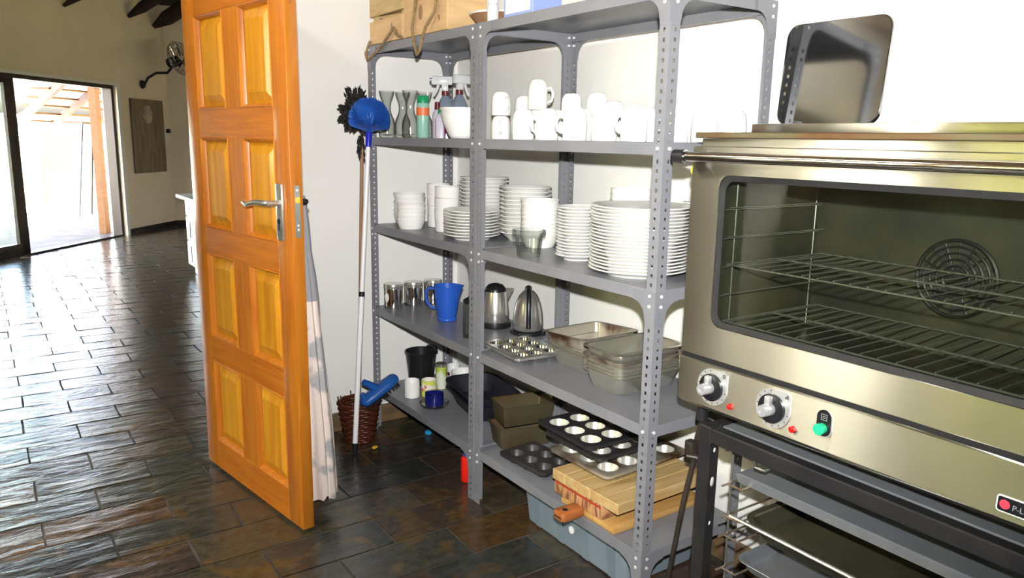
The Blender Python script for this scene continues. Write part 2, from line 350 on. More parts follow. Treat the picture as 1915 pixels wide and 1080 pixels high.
# kitchen window in the west wall
for k, (w0, w1) in enumerate(WINS):
    wf = G(); wm = (w0+w1)/2
    for (a, c) in ((w0, w0+.04), (w1-.04, w1), (wm-.015, wm+.015)): wf.box(XW-.09, XW-.04, a, c, WZ0, WZ1)
    wf.box(XW-.09, XW-.04, w0, w1, WZ0, WZ0+.04); wf.box(XW-.09, XW-.04, w0, w1, WZ1-.04, WZ1)
    win = struct('window_1' if k == 0 else 'window_3', wf, M['pole_wood'], label='dark framed kitchen window beside the doorway' if k == 0 else 'wide dark framed kitchen window opposite the oven')
    for (a, c) in ((w0+.04, wm-.015), (wm+.015, w1-.04)):
        g = G(); g.box(XW-.068, XW-.062, a, c, WZ0+.04, WZ1-.04); obj('pane', g, M['pane'], win, ang=0)
# far room, turned by about forty degrees
eA = Vector((.63702507, .77084309, 0)); nA = Vector((-.77084309, .63702507, 0)); A0 = Vector((1.568, 11.438, 0))
MW = Matrix(((eA.x, nA.x, 0, A0.x), (eA.y, nA.y, 0, A0.y), (0, 0, 1, 0), (0, 0, 0, 1)))       # s, outward, z
OS0, OS1, OH = -4.0, -.02, 1.965
g = G()
g.box(-8.8, OS0, 0, .2, 0, 3.3, MW); g.box(OS1, 1.25, 0, .2, 0, 3.3, MW); g.box(OS0, OS1, 0, .2, OH, 3.3, MW)
struct('wall_far', g, M['plaster_old'], label='cream wall of the far room with the sliding door')
cr = MW @ Vector((1.25, 0, 0))
g = G(); ddir = Vector((.93, -.36, 0)); pn = Vector((.36, .93, 0)); a = cr; b_ = cr+ddir*4.2
g.loft([[a, b_, b_+pn*.2, a+pn*.2], [p+Vector((0, 0, 3.3)) for p in (a, b_, b_+pn*.2, a+pn*.2)]])
struct('wall_far_right', g, M['plaster_old'])
g = G(); g.box(6.0, 6.2, YN, 5.2, 0, 4.6); g.box(6.0, 6.2, 6.8, 11.2, 0, 4.6); g.box(6.0, 6.2, 5.2, 6.8, 0, .9); g.box(6.0, 6.2, 5.2, 6.8, 2.3, 4.6); struct('wall_far_east', g, M['plaster_old'])
g = G()
for y in (5.2, 5.97, 6.74): g.box(6.05, 6.11, y, y+.06, .9, 2.3)
g.box(6.05, 6.11, 5.2, 6.8, .9, .96); g.box(6.05, 6.11, 5.2, 6.8, 2.24, 2.3); added_win = struct('added_window', g, M['alu_dark'], label='added dark framed window lighting the far room, out of view')  # added out-of-view window, put in to brighten the far wall
for y in (5.26, 6.03):
    g = G(); g.box(6.077, 6.083, y, y+.71, .96, 2.24); obj('pane', g, M['pane'], added_win, ang=0)
g = G(); g.box(-4.1, -3.9, YN, 5.4, 0, 4.6); struct('wall_far_west', g, M['plaster_old'])
g = G()
q = [MW @ Vector(p) for p in ((-9.2, .3, 3.0), (1.3, .3, 3.0), (1.3, -2.6, 4.6), (-9.2, -2.6, 4.6))]
g.loft([q, [p+Vector((0, 0, .12)) for p in q]])
c2 = cr + ddir*4.6
q = [cr+pn*.3+Vector((0, 0, 3.0)), c2+pn*.3+Vector((0, 0, 3.0)), c2-pn*2.6+Vector((0, 0, 4.6)), cr-pn*2.6+Vector((0, 0, 4.6))]
g.loft([q, [p+Vector((0, 0, .12)) for p in q]])
g.box(-5, 7, YN, 13.5, 4.6, 4.7)
struct('ceiling_far', g, M['thatch'], label='dark thatched roof of the far room')
# skirting far
g = G(); g.box(OS1+.06, 1.25, -.02, 0, 0, .08, MW); struct('baseboard_far', g, M['alu_dark'])
g = G(); g.loft([[cr, cr+ddir*4, cr+ddir*4-pn*.02, cr-pn*.02], [p+Vector((0, 0, .08)) for p in (cr, cr+ddir*4, cr+ddir*4-pn*.02, cr-pn*.02)]]); struct('baseboard_far_right', g, M['alu_dark'])
# light reveal beside the sliding door
g = G(); g.box(OS1, OS1+.075, -.012, 0, 0, OH, MW); g.box(OS0, OS1+.075, -.012, 0, OH, OH+.03, MW); struct('trim_1', g, M['white_wall_out'])
# sliding door
sd = D.objects.new('door_2', None); COL.objects.link(sd); sd['kind'] = 'structure'; sd['label'] = 'dark framed glass sliding door standing open to the terrace'
sd.matrix_world = MW
g = G(); g.box(OS0, OS1, .04, .16, OH-.045, OH); g.box(OS0, OS1, .04, .16, 0, .02); g.box(OS1-.05, OS1, .04, .16, 0, OH); g.box(OS0, OS0+.05, .04, .16, 0, OH); obj('frame', g, M['alu_dark'], sd, ang=0)
for s0, s1, y in ((-4.0+.05, -1.74, .12), (-3.9, -1.80, .07)):
    g = G()
    g.box(s0, s0+.09, y-.018, y+.018, .02, OH-.04); g.box(s1-.15, s1, y-.018, y+.018, .02, OH-.04)
    g.box(s0, s1, y-.018, y+.018, .02, .14); g.box(s0, s1, y-.018, y+.018, OH-.1, OH-.04)
    lf = obj('sliding_leaf', g, M['alu_dark'], sd, ang=0)
    g = G(); g.box(s0+.09, s1-.15, y-.003, y+.003, .14, OH-.1); obj('pane', g, M['pane'], lf, ang=0)
# roof poles in the far room
for i, (s, z, r_, lab) in enumerate(((-.95, 2.80, .055, 'leftmost dark roof pole above the sliding door'), (.36, 2.88, .07, 'dark roof pole above the wall fan'), (.98, 2.84, .10, 'thickest dark roof pole beside the open door leaf'))):
    p0 = MW @ Vector((s, -.02, z)); p1 = MW @ Vector((s-.25, -2.6, z+1.35))
    g = G(); g.tube([p0, p0.lerp(p1, .08), p1], [r_*.35, r_, r_*1.15], 12)
    tag(obj('roof_pole', g, M['pole_wood']), lab, 'roof pole', 'roof poles of the far room')

# ------------------------------------------------------------------ floor with slate tiles
g = G(); g.box(-5, 7, YS-.2, 13.2, -.05, -.0045); floor = struct('floor', g, M['grout'], label='dark slate tile floor running through both rooms')
tile_meshes = []
for k in range(8):
    rr = random.Random(100+k); hx, hy = .1965, .0965
    nx, ny = 5, 3; vs = []; ids = {}
    for j in range(ny):
        for i in range(nx):
            x = -hx+2*hx*i/(nx-1); y = -hy+2*hy*j/(ny-1)
            if i in (0, nx-1): x += rr.uniform(-.0025, .001)*(1 if i else -1)
            if j in (0, ny-1): y += rr.uniform(-.003, .0005)*(1 if j else -1)
            ids[i, j] = len(vs); vs.append((x, y, rr.uniform(-.0028, .0012)))
    fs = [(ids[i, j], ids[i+1, j], ids[i+1, j+1], ids[i, j+1]) for j in range(ny-1) for i in range(nx-1)]
    bd = [ids[i, 0] for i in range(nx)]+[ids[nx-1, j] for j in range(1, ny)]+[ids[i, ny-1] for i in range(nx-2, -1, -1)]+[ids[0, j] for j in range(ny-2, 0, -1)]
    o = len(vs); vs += [(vs[i][0], vs[i][1], -.012) for i in bd]; n = len(bd)
    fs += [(bd[i], o+i, o+(i+1) % n, bd[(i+1) % n]) for i in range(n)]
    g = G(); g.add(vs, fs); me = g.mesh('slate_tile', 40); me.materials.append(M['slate']); tile_meshes.append(me)
def in_view(x, y):
    d = Vector((x, y, 0))-Vector((0, 0, CAM_H)); z = d.dot(fw)
    if z < .3: return 0
    u_ = F_PX*d.dot(rt)/z; v_ = -F_PX*d.dot(up)/z
    return z if (-1010 < u_ < 480 and v_ < 600) else 0
cand = []; rest = G()
def in_room(x, y):
    p = Vector((x, y, 0))-A0
    if p.dot(nA) > .12: return False
    q = Vector((x, y, 0))-cr
    if p.dot(eA) > 1.2 and q.dot(pn) > 0: return False
    return (YN < y and -3.9 < x < 6) or (y <= YN and XW-.2 < x < XE+.2)
for j in range(-10, 66):
    y = .1+.2*j
    for i in range(-12, 17):
        x = .05+.2*(j % 2)+.4*i+.2+.004*((j*7) % 5)
        if in_room(x, y): cand.append((in_view(x, y), x, y))
hidden = lambda x, y: (x > DOORX1+.1 and y > YN+.15 and x/y > .235)
cand.sort(key=lambda t: (t[0] == 0 or hidden(t[1], t[2]), t[0]))
for k, (vz, x, y) in enumerate(cand):
    me = tile_meshes[rnd.randrange(8)]; rz = PI if rnd.random() < .5 else 0
    if k < 300 and vz > 0:
        o = D.objects.new('slate_tile', me); COL.objects.link(o); o.parent = floor; o.location = (x, y, 0); o.rotation_euler = (rnd.uniform(-.006, .006), rnd.uniform(-.004, .004), rz)
    else:
        rest.add([v.co for v in me.vertices], [tuple(p.vertices) for p in me.polygons], Matrix.Translation((x, y, 0)) @ Matrix.Rotation(rz, 4, 'Z'))
o = obj('slate_tile_field', rest, M['slate'], floor, ang=40); o['kind'] = 'stuff'

# ------------------------------------------------------------------ outside
g = G(); g.box(-40, 40, -30, 60, -.30, -.10); struct('ground', g, M['grass'], label='sunlit lawn outside')
g = G(); g.box(-9, 4, .2, 9, -.10, -.03, MW); struct('terrace', g, M['terrace'], label='pale concrete terrace outside the sliding door')
g = G(); g.box(-9, 11, 7.0, 7.3, -.1, 1.75, MW); struct('wall_garden', g, M['white_wall_out'], label='sunlit white garden wall')
g = G(); g.box(5.1, 6.45, 4.9, 5.0, .55, 1.36, MW); g.box(5.1, 5.2, 4.9, 5.0, -.1, .55, MW); g.box(6.35, 6.45, 4.9, 5.0, -.1, .55, MW)
tag(obj('notice_board', g, M['grey_board'], ang=0), 'beige board standing on the bright terrace', 'board')
pr = thing('pergola', 'orange timber pergola roof over the terrace', 'pergola')
pr.matrix_world = MW
for k in range(9):
    g = G(); z0 = 2.42-.11*k; y0 = .35+.30*k
    g.box(-.35+.3*k, 6, y0, y0+.27, z0-.02, z0+.005); obj('plank', g, M['timber'], pr, ang=0)
for s in (.0, .85, 1.9, 3.0):
    g = G(); q = [(s, .25, 2.34), (s+.09, .25, 2.34), (s+1.9, 2.9, 1.40), (s+1.81, 2.9, 1.40)]
    g.loft([q, [(a_, b2, c_+.12) for a_, b2, c_ in q]]); obj('rafter', g, M['timber_dark'], pr, ang=0)
g = G(); g.box(.14, .24, .40, .50, -.05, 2.35); obj('post', g, M['timber'], pr, ang=0)
for i, (s, d, lab) in enumerate(((2.55, 2.3, 'white folded table leaning nearest the beige board on the terrace'), (2.95, 2.6, 'white folded table leaning nearest the pergola post on the terrace'))):
    g = G(); q = [(s-.2, d, -.03), (s+.14, d, -.03), (s+.9, d+.35, 1.5), (s+.62, d+.35, 1.52)]
    t = thing('folded_table', lab, 'table', group='folded tables on the terrace'); t.matrix_world = MW
    g.loft([q, [(a_, b2+.03, c_) for a_, b2, c_ in q]]); obj('sheet', g, M['white_wall_out'], t, ang=0)
    g = G(); g.tube([Vector(q[1])+Vector((0, -.012, 0)), Vector(q[2])+Vector((0, -.012, 0)), Vector(q[3])+Vector((0, -.012, 0)), Vector(q[0])+Vector((0, -.012, 0))], .012, 6); obj('edging', g, M['alu_dark'], t)
# hedge beyond the kitchen window
rr = random.Random(3); g = G(); nx, nz = 44, 10; vs = []; fs = []
for j in range(nz+1):
    for i in range(nx+1):
        vs.append((-6.5+rr.uniform(-.25, .25)-.35*math.sin(j/nz*PI/2)+0, -9+14*i/nx+rr.uniform(-.15, .15), -.15+4.6*j/nz+rr.uniform(-.1, .1)))
for j in range(nz):
    for i in range(nx): a = j*(nx+1)+i; fs.append((a, a+1, a+nx+2, a+nx+1))
o = len(vs); n = nx+1
vs += [(-8.0, -9+14*i/nx, z) for z in (4.45, -.15) for i in range(nx+1)]
t0 = nz*n
for i in range(nx): fs.append((t0+i, t0+i+1, o+i+1, o+i)); fs.append((o+i, o+i+1, o+n+i+1, o+n+i))
g.add(vs, fs); tag(obj('hedge', g, M['hedge'], ang=0), 'leafy green hedge beyond the kitchen window', 'hedge')['kind'] = 'stuff'

# ------------------------------------------------------------------ added out-of-view ceiling batten, brightens the top of the door
t = thing('added_ceiling_lamp', 'added white fluorescent batten on the kitchen ceiling, out of view', 'lamp', (-.35, 2.45, 2.75))
g = G(); g.rbox(-.03, .03, -.64, .64, -.05, 0, .006, 2); obj('housing', g, M['white_wall_out'], t)
for y in (-.625, .625):
    g = G(); g.rbox(-.014, .014, y-.012, y+.012, -.085, -.05, .003, 1); obj('lamp_holder', g, M['white_wall_out'], t)
g = G(); g.tube([(0, -.61, -.072), (0, .61, -.072)], .015, 16); obj('tube', g, mat('lit_tube', (.9, .9, .9), .4, emit=((1, .95, .86), LAMP_L)), t)

# ------------------------------------------------------------------ the wooden door
Pn = Vector((.8121, 2.4302, 0)); ND = Vector((.6839-.8121, 3.2289-2.4302, 0)).normalized()
door = D.objects.new('door_1', None); COL.objects.link(door); door['kind'] = 'structure'
door['label'] = 'orange varnished wooden door with eight raised panels standing open'
door.location = Pn; door.rotation_euler = (0, 0, math.atan2(ND.y, ND.x))
DT = -.042; DW = .809; DZ0, DZ1 = .010, 2.045
ss = [0, .10, .332, .455, .70, DW]; zz = [DZ0, .132, .470, .572, .908, 1.010, 1.350, 1.452, 1.788, DZ1]
for a, c in ((0, .10), (.70, DW)):
    g = G(); g.rbox(a, c, DT, 0, DZ0, DZ1, .0025, 2); obj('stile', g, M['door_frame_wood'], door)
for k in range(5):
    g = G(); g.rbox(.10, .70, DT, 0, zz[2*k], zz[2*k+1], .0015, 1); obj('rail', g, M['door_rail_wood'], door)
for k in range(4):
    g = G(); g.rbox(.332, .455, DT, 0, zz[2*k+1], zz[2*k+2], .0015, 1); obj('mullion', g, M['door_frame_wood'], door)
    for a, c in ((.10, .332), (.455, .70)):
        z0, z1 = zz[2*k+1], zz[2*k+2]; g = G()
        def rect(i, y): return [(a+i, y, z0+i), (c-i, y, z0+i), (c-i, y, z1-i), (a+i, y, z1-i)]
        g.loft([rect(0, DT+.02), rect(.013, -.019), rect(.020, -.016), rect(.046, -.006), rect(.050, -.0045)], True, True)
        g.loft([rect(0, DT+.02), rect(.02, DT+.016), rect(.046, DT+.006)], True, True)
        pnl = obj('panel', g, M['door_panel_wood'], door, ang=12)
        g = G(); g.loft([rect(0, -.0005), rect(.003, .002), rect(.008, -.003), rect(.014, -.0155), rect(.014, -.019), rect(0, -.019)], False, False, closed=True)
        obj('moulding', g, M['door_frame_wood'], pnl, ang=25)
# lock furniture
g = G(); g.rbox(.048, .092, 0, .009, 1.022, 1.208, .003, 2); plate = obj('handle_plate', g, M['steel'], door)
g = G(); g.tube([(.070, .004, 1.145), (.070, .048, 1.145)], .010, 14)
g.tube([(.066, .046, 1.146), (.085, .052, 1.146), (.14, .054, 1.145), (.18, .054, 1.139), (.215, .052, 1.131), (.245, .048, 1.137), (.252, .044, 1.141)], [.009, .0105, .0095, .009, .0085, .008, .006], 12)
obj('lever', g, M['steel'], plate)
g = G(); g.tube([(.070, .008, 1.085), (.070, .0115, 1.085)], .008, 14); g.box(.067, .073, .008, .0115, 1.055, 1.085); obj('key_hole', g, M['black'], plate)
g = G(); g.rbox(.048, .092, DT-.009, DT, 1.022, 1.208, .003, 2); plate2 = obj('handle_plate', g, M['steel'], door)
g = G(); g.tube([(.070, DT-.004, 1.145), (.070, DT-.048, 1.145)], .010, 12); g.tube([(.066, DT-.046, 1.146), (.14, DT-.054, 1.145), (.20, DT-.052, 1.135), (.25, DT-.046, 1.14)], .0095, 10); obj('lever', g, M['black'], plate2)
g = G(); g.rbox(-.0022, .001, -.031, -.011, 1.035, 1.205, .0008, 1); lk = obj('lock_face', g, M['pan_steel'], door)
g = G(); g.rbox(-.011, 0, -.027, -.015, 1.148, 1.168, .002, 1); obj('latch', g, M['yellow'], lk)
g = G()
for z in (1.062, 1.076, 1.19): g.tube([(-.003, -.021, z), (.0, -.021, z)], .004, 10)
obj('screw', g, M['bolt'], lk)
g = G(); g.rbox(.0, .0, 0, 0, 0, 0, 0) if False else g.box(-.0012, .002, -.026, -.016, 1.76, 1.79); obj('knot', g, M['board_handle'], door, ang=0)
for z in (.25, 1.78):
    g = G(); g.tube([(DW+.004, DT-.004, z), (DW+.004, DT-.004, z+.1)], .007, 10); g.box(DW-.03, DW+.002, DT-.003, DT, z, z+.1); obj('hinge', g, M['steel'], door)
# apron hanging from the lever behind the door (built in the door's frame, placed in the room)
MD = Matrix.Translation(Pn) @ Matrix.Rotation(math.atan2(ND.y, ND.x), 4, 'Z')
ap = thing('apron', 'stained pinkish white apron hanging behind the wooden door', 'apron', tuple(MD @ Vector((.13, -.11, .075))), math.atan2(ND.y, ND.x))
prof = [(.075, -.060, -.184, .105), (.2, -.060, -.182, .10), (.35, -.060, -.176, .095), (.5, -.062, -.164, .085), (.62, -.064, -.156, .075), (.75, -.068, -.147, .06), (.80, -.070, -.146, .055)]
def ring(z, yn, yf, hs, amp, jag=0):
    out = []; n = 56
    for j in range(n):
        a = 2*PI*j/n; w_ = 1+amp*math.sin(a*9+1.3)+amp*.6*math.sin(a*17+z*3)
        out.append((hs*math.cos(a)*w_, (yn+yf)/2+.11+(yn-yf)/2*math.sin(a)*(1+.5*(w_-1)), z-.075+jag*max(0, math.sin(a*7+.5)*.02+math.sin(a*13)*.012)))
    return out
g = G(); g.loft([ring(z, yn, yf, hs, .09 if z < .6 else .05, 1 if z < .1 else 0) for z, yn, yf, hs in prof]); obj('skirt', g, M['cloth'], ap, ang=60)
g = G(); g.loft([ring(z, yn, yf, hs, .05) for z, yn, yf, hs in ((.70, -.062, -.150, .06), (.80, -.072, -.152, .05), (.88, -.075, -.146, .04), (.97, -.085, -.134, .026), (1.06, -.080, -.130, .022), (1.128, -.078, -.124, .018), (1.16, -.085, -.118, .012))]); obj('bib', g, M['cloth_grey'], ap, ang=60)

# ------------------------------------------------------------------ shelving units
XS, Y0S, SW, SDp = 1.4412, 1.4183, .900, .410
ZB = [.1951, .5755, .9578, 1.3448, 1.7316]; LIP = .033; ZT = [z+.0165 for z in ZB]      # tops of the five shelves
PH = 1.7475; FLG = .036; PT = .0022; HP = .025
def post_mesh():
    g = G(); nz = int(PH/HP)
    def flange(axis):
        def P(a, t, z): return (a, t, z) if axis == 'x' else (t, a, z)
        hw = .0042; hc = FLG*.55
        for k in range(nz):
            z0, z1 = k*HP, (k+1)*HP; zm = (z0+z1)/2
            outer = [(0, z0), (FLG, z0), (FLG, z1), (0, z1)]; inner = [(hc-hw, zm-.005), (hc+hw, zm-.005), (hc+hw, zm+.005), (hc-hw, zm+.005)]
            vs = [P(a, t, z) for t in (0, PT) for a, z in outer+inner]; fs = []
            for i in range(4):
                j = (i+1) % 4
                fs += [(i, j, 4+j, 4+i), (8+i, 12+i, 12+j, 8+j), (4+i, 4+j, 12+j, 12+i)]
            fs.append((1, 2, 10, 9))
            g.add(vs, fs)
    flange('x'); flange('y')
    g.box(0, FLG, 0, PT, nz*HP, PH); g.box(0, PT, 0, FLG, nz*HP, PH)
    return g.mesh('post', 0)
POST = post_mesh(); POST.materials.append(M['shelf'])
def shelf_mesh():
    g = G(); x0, x1, y0, y1 = .0026, SDp-.0026, .0026, SW-.0026; z = .0165; t = .0012
    g.rbox(x0, x1, y0, y1, z-.0014, z, .0006, 1)
    for (a, b2, c, d) in ((x0, x0+t, y0, y1), (x1-t, x1, y0, y1), (x0, x1, y0, y0+t), (x0, x1, y1-t, y1)): g.box(a, b2, c, d, z-LIP, z-.0008)
    for (a, b2, c, d) in ((x0, x0+.012, y0, y1), (x1-.012, x1, y0, y1)): g.box(a, b2, c, d, z-LIP, z-LIP+.0012)
    return g.mesh('shelf', 0)
SHELF = shelf_mesh(); SHELF.materials.append(M['shelf'])
def bolts_mesh(gus):
    g = G(); q = FLG*.55
    for z in ((0, -.028) if gus else (0,)):
        for y in (q, SW-q):
            g.tube([(-.004, y, z), (.001, y, z)], .0048, 8); g.tube([(SDp-.001, y, z), (SDp+.004, y, z)], .0048, 8); g.tube([(SDp-.010, y, z), (SDp-.003, y, z)], .0045, 8)
        for x in (q, SDp-q):
            g.tube([(x, -.004, z), (x, .001, z)], .0048, 8); g.tube([(x, SW-.001, z), (x, SW+.003, z)], .0048, 8); g.tube([(x, SW-.010, z), (x, SW-.003, z)], .0045, 8)
    return g.mesh('bolt_set', 30)
BOLT, BOLTG = bolts_mesh(False), bolts_mesh(True)
for me in (BOLT, BOLTG): me.materials.append(M['bolt'])
def gusset(axis, sgn):
    # concave corner plate: spans FLG.. along the lip and down the post
    a0, ext, rad = 0, .085, .046
    poly = [(a0, .012), (ext, .012), (ext, -LIP/2-.001)]
    for i in range(9):
        an = R(90-90*i/8)                       # arc centred below the lip
        poly.append((FLG+.003+rad-rad*math.cos(R(90*i/8)) if False else FLG+.002+rad*(1-math.sin(R(90*i/8))), -LIP/2-.001-rad*(1-math.cos(R(90*i/8)))))
    poly += [(FLG*.9, -.085), (a0, -.085)]
    return poly
GP = gusset(0, 0)
GUS = {'x': G().prism(GP, 0, .0014, 'x').mesh('gusset_plate', 0), 'y': G().prism([(b2, a2) for a2, b2 in GP], 0, .0014, 'y').mesh('gusset_plate', 0)}
for me in GUS.values(): me.materials.append(M['shelf'])
def shelving(label, x, y, near_only):
    t = thing('shelving_unit', label, 'shelving', (x, y, 0), group='grey steel shelving units along the wall')
    for (px, py, rz) in ((0, 0, 0), (SDp, 0, PI/2), (SDp, SW, PI), (0, SW, -PI/2)):
        p = D.objects.new('post', POST); COL.objects.link(p); p.parent = t; p.location = (px, py, 0); p.rotation_euler = (0, 0, rz)
    for k, z in enumerate(ZB):
        s = D.objects.new('shelf', SHELF); COL.objects.link(s); s.parent = t; s.location = (0, 0, z)
        bb = D.objects.new('bolt_set', BOLTG if k in (0, 2, 4) else BOLT); COL.objects.link(bb); bb.parent = s; bb['kind'] = 'stuff'
        lv = {4: 'all', 2: 'near', 0: 'near'}.get(k)
        if lv:
            for ye, sg in ((0, 1), (SW, -1)):
                if lv == 'near' and sg < 0: continue
                for xx in (-.0016, SDp+.0002):
                    o = D.objects.new('gusset_plate', GUS['x']); COL.objects.link(o); o.parent = s; o.location = (xx, ye, 0); o.scale = (1, sg, 1)
                for xe, sx in ((0, 1), (SDp, -1)):
                    o = D.objects.new('gusset_plate', GUS['y']); COL.objects.link(o); o.parent = s; o.location = (xe, -.0016 if sg > 0 else SW+.0002, 0); o.scale = (sx, 1, 1)
    return t
unit_near = shelving('grey perforated steel shelving unit nearest the oven, laden with mugs and plates', XS, Y0S, True)
UY1 = Y0S+SW+.008
unit_far = shelving('grey perforated steel shelving unit in the corner by the blue cobweb brush', 1.4412-.001, UY1, False)
S5, S4, S3, S2, S1 = ZT

# ------------------------------------------------------------------ crockery
def plate_mesh(r, h):
    return G().lathe([(0, .003), (.55*r, .003), (.56*r, 0), (.62*r, 0), (.64*r, .004), (r-.004, h-.005), (r, h-.003), (r, h-.0008), (r-.002, h), (.95*r, h-.001), (.66*r, .008), (0, .0075)], 40).mesh('plate', 40)
def bowl_mesh(r, h, base=.78):
    b0 = base*r
    return G().lathe([(0, .003), (b0-.004, .003), (b0-.003, 0), (b0, 0), (b0+.003, .005), (b0+(r-b0)*.66, .5*h), (r-.001, h-.003), (r, h-.001), (r-.002, h), (r-.004, h-.002), (b0+(r-b0)*.66-.003, .5*h), (b0-.002, .010), (0, .009)], 36).mesh('bowl', 40)
def pot_mesh(r, h):
    return G().lathe([(0, .002), (r*.86, .002), (r*.88, 0), (r*.93, .001), (r*.98, .006), (r*.985, h-.006), (r, h-.004), (r, h-.001), (r-.003, h), (r-.006, h-.004), (r-.008, .008), (0, .006)], 36).mesh('ramekin', 40)
def stack(name, me, m, n, pitch, x, y, z, what, where, cat, group, jit=.0015):
    me.materials.append(m)
    for k in range(n):
        o = D.objects.new(name, me); COL.objects.link(o)
        o.location = (x+rnd.uniform(-jit, jit), y+rnd.uniform(-jit, jit), z+.0005+k*pitch); o.rotation_euler = (rnd.uniform(-.004, .004), rnd.uniform(-.004, .004), rnd.uniform(0, 6))
        i = n-1-k
        tag(o, f'{what}, {ORD[i]} {"in" if i == 0 else "from the top of"} the {where}', cat, group)
CW = M['ceramic']
stack('soup_bowl', bowl_mesh(.072, .050), CW, 6, .0185, 1.597, 3.145, S3, 'white soup bowl', 'back stack at the corner end', 'bowl', 'soup bowls, back stack')
stack('soup_bowl', bowl_mesh(.062, .045), CW, 5, .0165, 1.523, 2.985, S3, 'white small bowl', 'low front stack at the corner end', 'bowl', 'small bowls, front stack')
stack('ramekin', pot_mesh(.051, .048), CW, 4, .0475, 1.665, 2.995, S3, 'white straight-sided dish', 'slim column beside the small bowls', 'dish', 'straight dishes, rear column')
stack('ramekin', pot_mesh(.053, .048), CW, 4, .0475, 1.608, 2.820, S3, 'white straight-sided dish', 'slim column beside the side plates', 'dish', 'straight dishes, front column')
stack('ramekin', pot_mesh(.050, .048), CW, 4, .0475, 1.760, 2.900, S3, 'white straight-sided dish', 'slim column half hidden behind', 'dish', 'straight dishes, back column')
stack('side_plate', plate_mesh(.113, .022), CW, 9, .0118, 1.577, 2.570, S3, 'white side plate', 'low stack crossed by the centre post', 'plate', 'side plates by the centre post')
stack('soup_plate', plate_mesh(.104, .034), CW, 14, .0152, 1.738, 2.735, S3, 'white soup plate', 'back stack right of the centre post', 'plate', 'soup plates, back left')
stack('soup_plate', plate_mesh(.103, .036), CW, 12, .0158, 1.742, 2.440, S3, 'white deep plate', 'wide back stack behind the glass dish', 'plate', 'deep plates, back middle')
stack('cereal_bowl', bowl_mesh(.073, .048, .72), CW, 9, .0158, 1.682, 2.262, S3, 'white cereal bowl', 'stack touching the glass dish', 'bowl', 'cereal bowls')
stack('saucer', plate_mesh(.076, .020), CW, 16, .0104, 1.614, 1.952, S3, 'white saucer', 'stack beside the dinner plates', 'saucer', 'saucers')
stack('dinner_plate', plate_mesh(.148, .024), CW, 20, .0096, 1.590, 1.642, S3, 'white dinner plate', 'big stack behind the near post', 'plate', 'dinner plates')
stack('dessert_bowl', bowl_mesh(.072, .052), CW, 10, .0205, 1.757, 1.858, S3, 'white dessert bowl', 'stack behind the dinner plates', 'bowl', 'dessert bowls')
stack('tea_saucer', plate_mesh(.062, .018), CW, 19, .0108, 1.783, 1.575, S3, 'white tea saucer', 'stack partly hidden by the oven', 'saucer', 'tea saucers')
# glass dish in front of the cereal bowls
g = G(); n = 40
def flut(r, z, k=.04): return [(r*(1+k*math.cos(8*2*PI*j/n))*math.cos(2*PI*j/n), r*(1+k*math.cos(8*2*PI*j/n))*math.sin(2*PI*j/n), z) for j in range(n)]
g.loft([flut(.036, 0), flut(.038, .004), flut(.043, .05), flut(.044, .062), flut(.055, .074), flut(.056, .090), flut(.052, .092), flut(.049, .078), flut(.039, .062), flut(.037, .05), flut(.033, .010)])
tag(obj('glass_dish', g, M['glass_thick'], None, (1.500, 2.078, S3+.0005), ang=60), 'small fluted clear glass dish at the front of the plate shelf', 'glass dish')

# mugs
def mug(h, r, label, x, y, z, rz, first={}):
    key = (h, r)
    if key not in first:
        # stands upside down: the rounded foot is on top
        b_ = G().lathe([(r*.90, .004), (r*.90, .001), (r*.95, 0), (r*.99, .003), (r, h*.35), (r*.98, h*.62), (r*.92, h*.80), (r*.80, h*.92), (r*.64, h*.985), (r*.58, h), (r*.55, h), (r*.52, h-.004), (0, h-.005)], 32).mesh('mug', 50)
        b_.materials.append(M['ceramic'])
        hd = G().tube([(r*.93, 0, h*.72), (r*1.30, 0, h*.74), (r*1.52, 0, h*.60), (r*1.54, 0, h*.46), (r*1.42, 0, h*.30), (r*.96, 0, h*.24)], [.0055, .005, .005, .005, .005, .0055], 10).mesh('handle', 60)
        hd.materials.append(M['ceramic']); first[key] = (b_, hd)
    b_, hd = first[key]
    o = D.objects.new('mug', b_); COL.objects.link(o); o.location = (x, y, z+.0004); o.rotation_euler = (0, 0, rz)
    k = D.objects.new('handle', hd); COL.objects.link(k); k.parent = o
    return tag(o, label, 'mug', 'upturned white mugs on the second shelf')
pos = 'first second third fourth fifth sixth seventh'.split()
for i, (y, rz) in enumerate(((2.118, -2.6), (1.988, 3.0), (1.848, 2.6), (1.712, -2.8), (1.590, 2.9))):
    mug(.097, .037, f'upturned white mug in the front row, {pos[i]} from the centre post', 1.497, y, S2, rz)
for i, (x, y, rz) in enumerate(((1.575, 2.232, .6), (1.592, 2.062, -1.0), (1.590, 1.930, .8), (1.590, 1.782, -1.2), (1.592, 1.650, .4), (1.585, 1.520, 1.0))):
    mug(.097, .037, f'upturned white mug in the second row, {pos[i]} from the centre post', x, y, S2, rz)
for i, (x, y, h, n, rz) in enumerate(((1.605, 2.415, .085, 2, -2.2), (1.705, 2.410, .080, 2, -1.5), (1.668, 2.275, .105, 2, -.9), (1.738, 2.168, .080, 2, 1.0), (1.765, 2.062, .080, 2, .4), (1.690, 2.050, .080, 1, 2.0), (1.700, 1.905, .062, 2, .6))):
    for k in range(n):
        mug(h, .036, f'{"upper" if k else "lower"} upturned white mug of the {pos[i]} back-row pair from the centre post' if n == 2 else 'single upturned white mug between the stacked back mugs', x, y, S2+k*(h+.0008), rz+.5*k)
for i, (x, y) in enumerate(((1.74, 1.555), (1.755, 1.462))):
    mug(.090, .037, 'upturned white mug at the back, seen through the gap left of the leaning tray' if i else 'upturned white mug at the back just behind the near post', x, y, S2, 1.2)
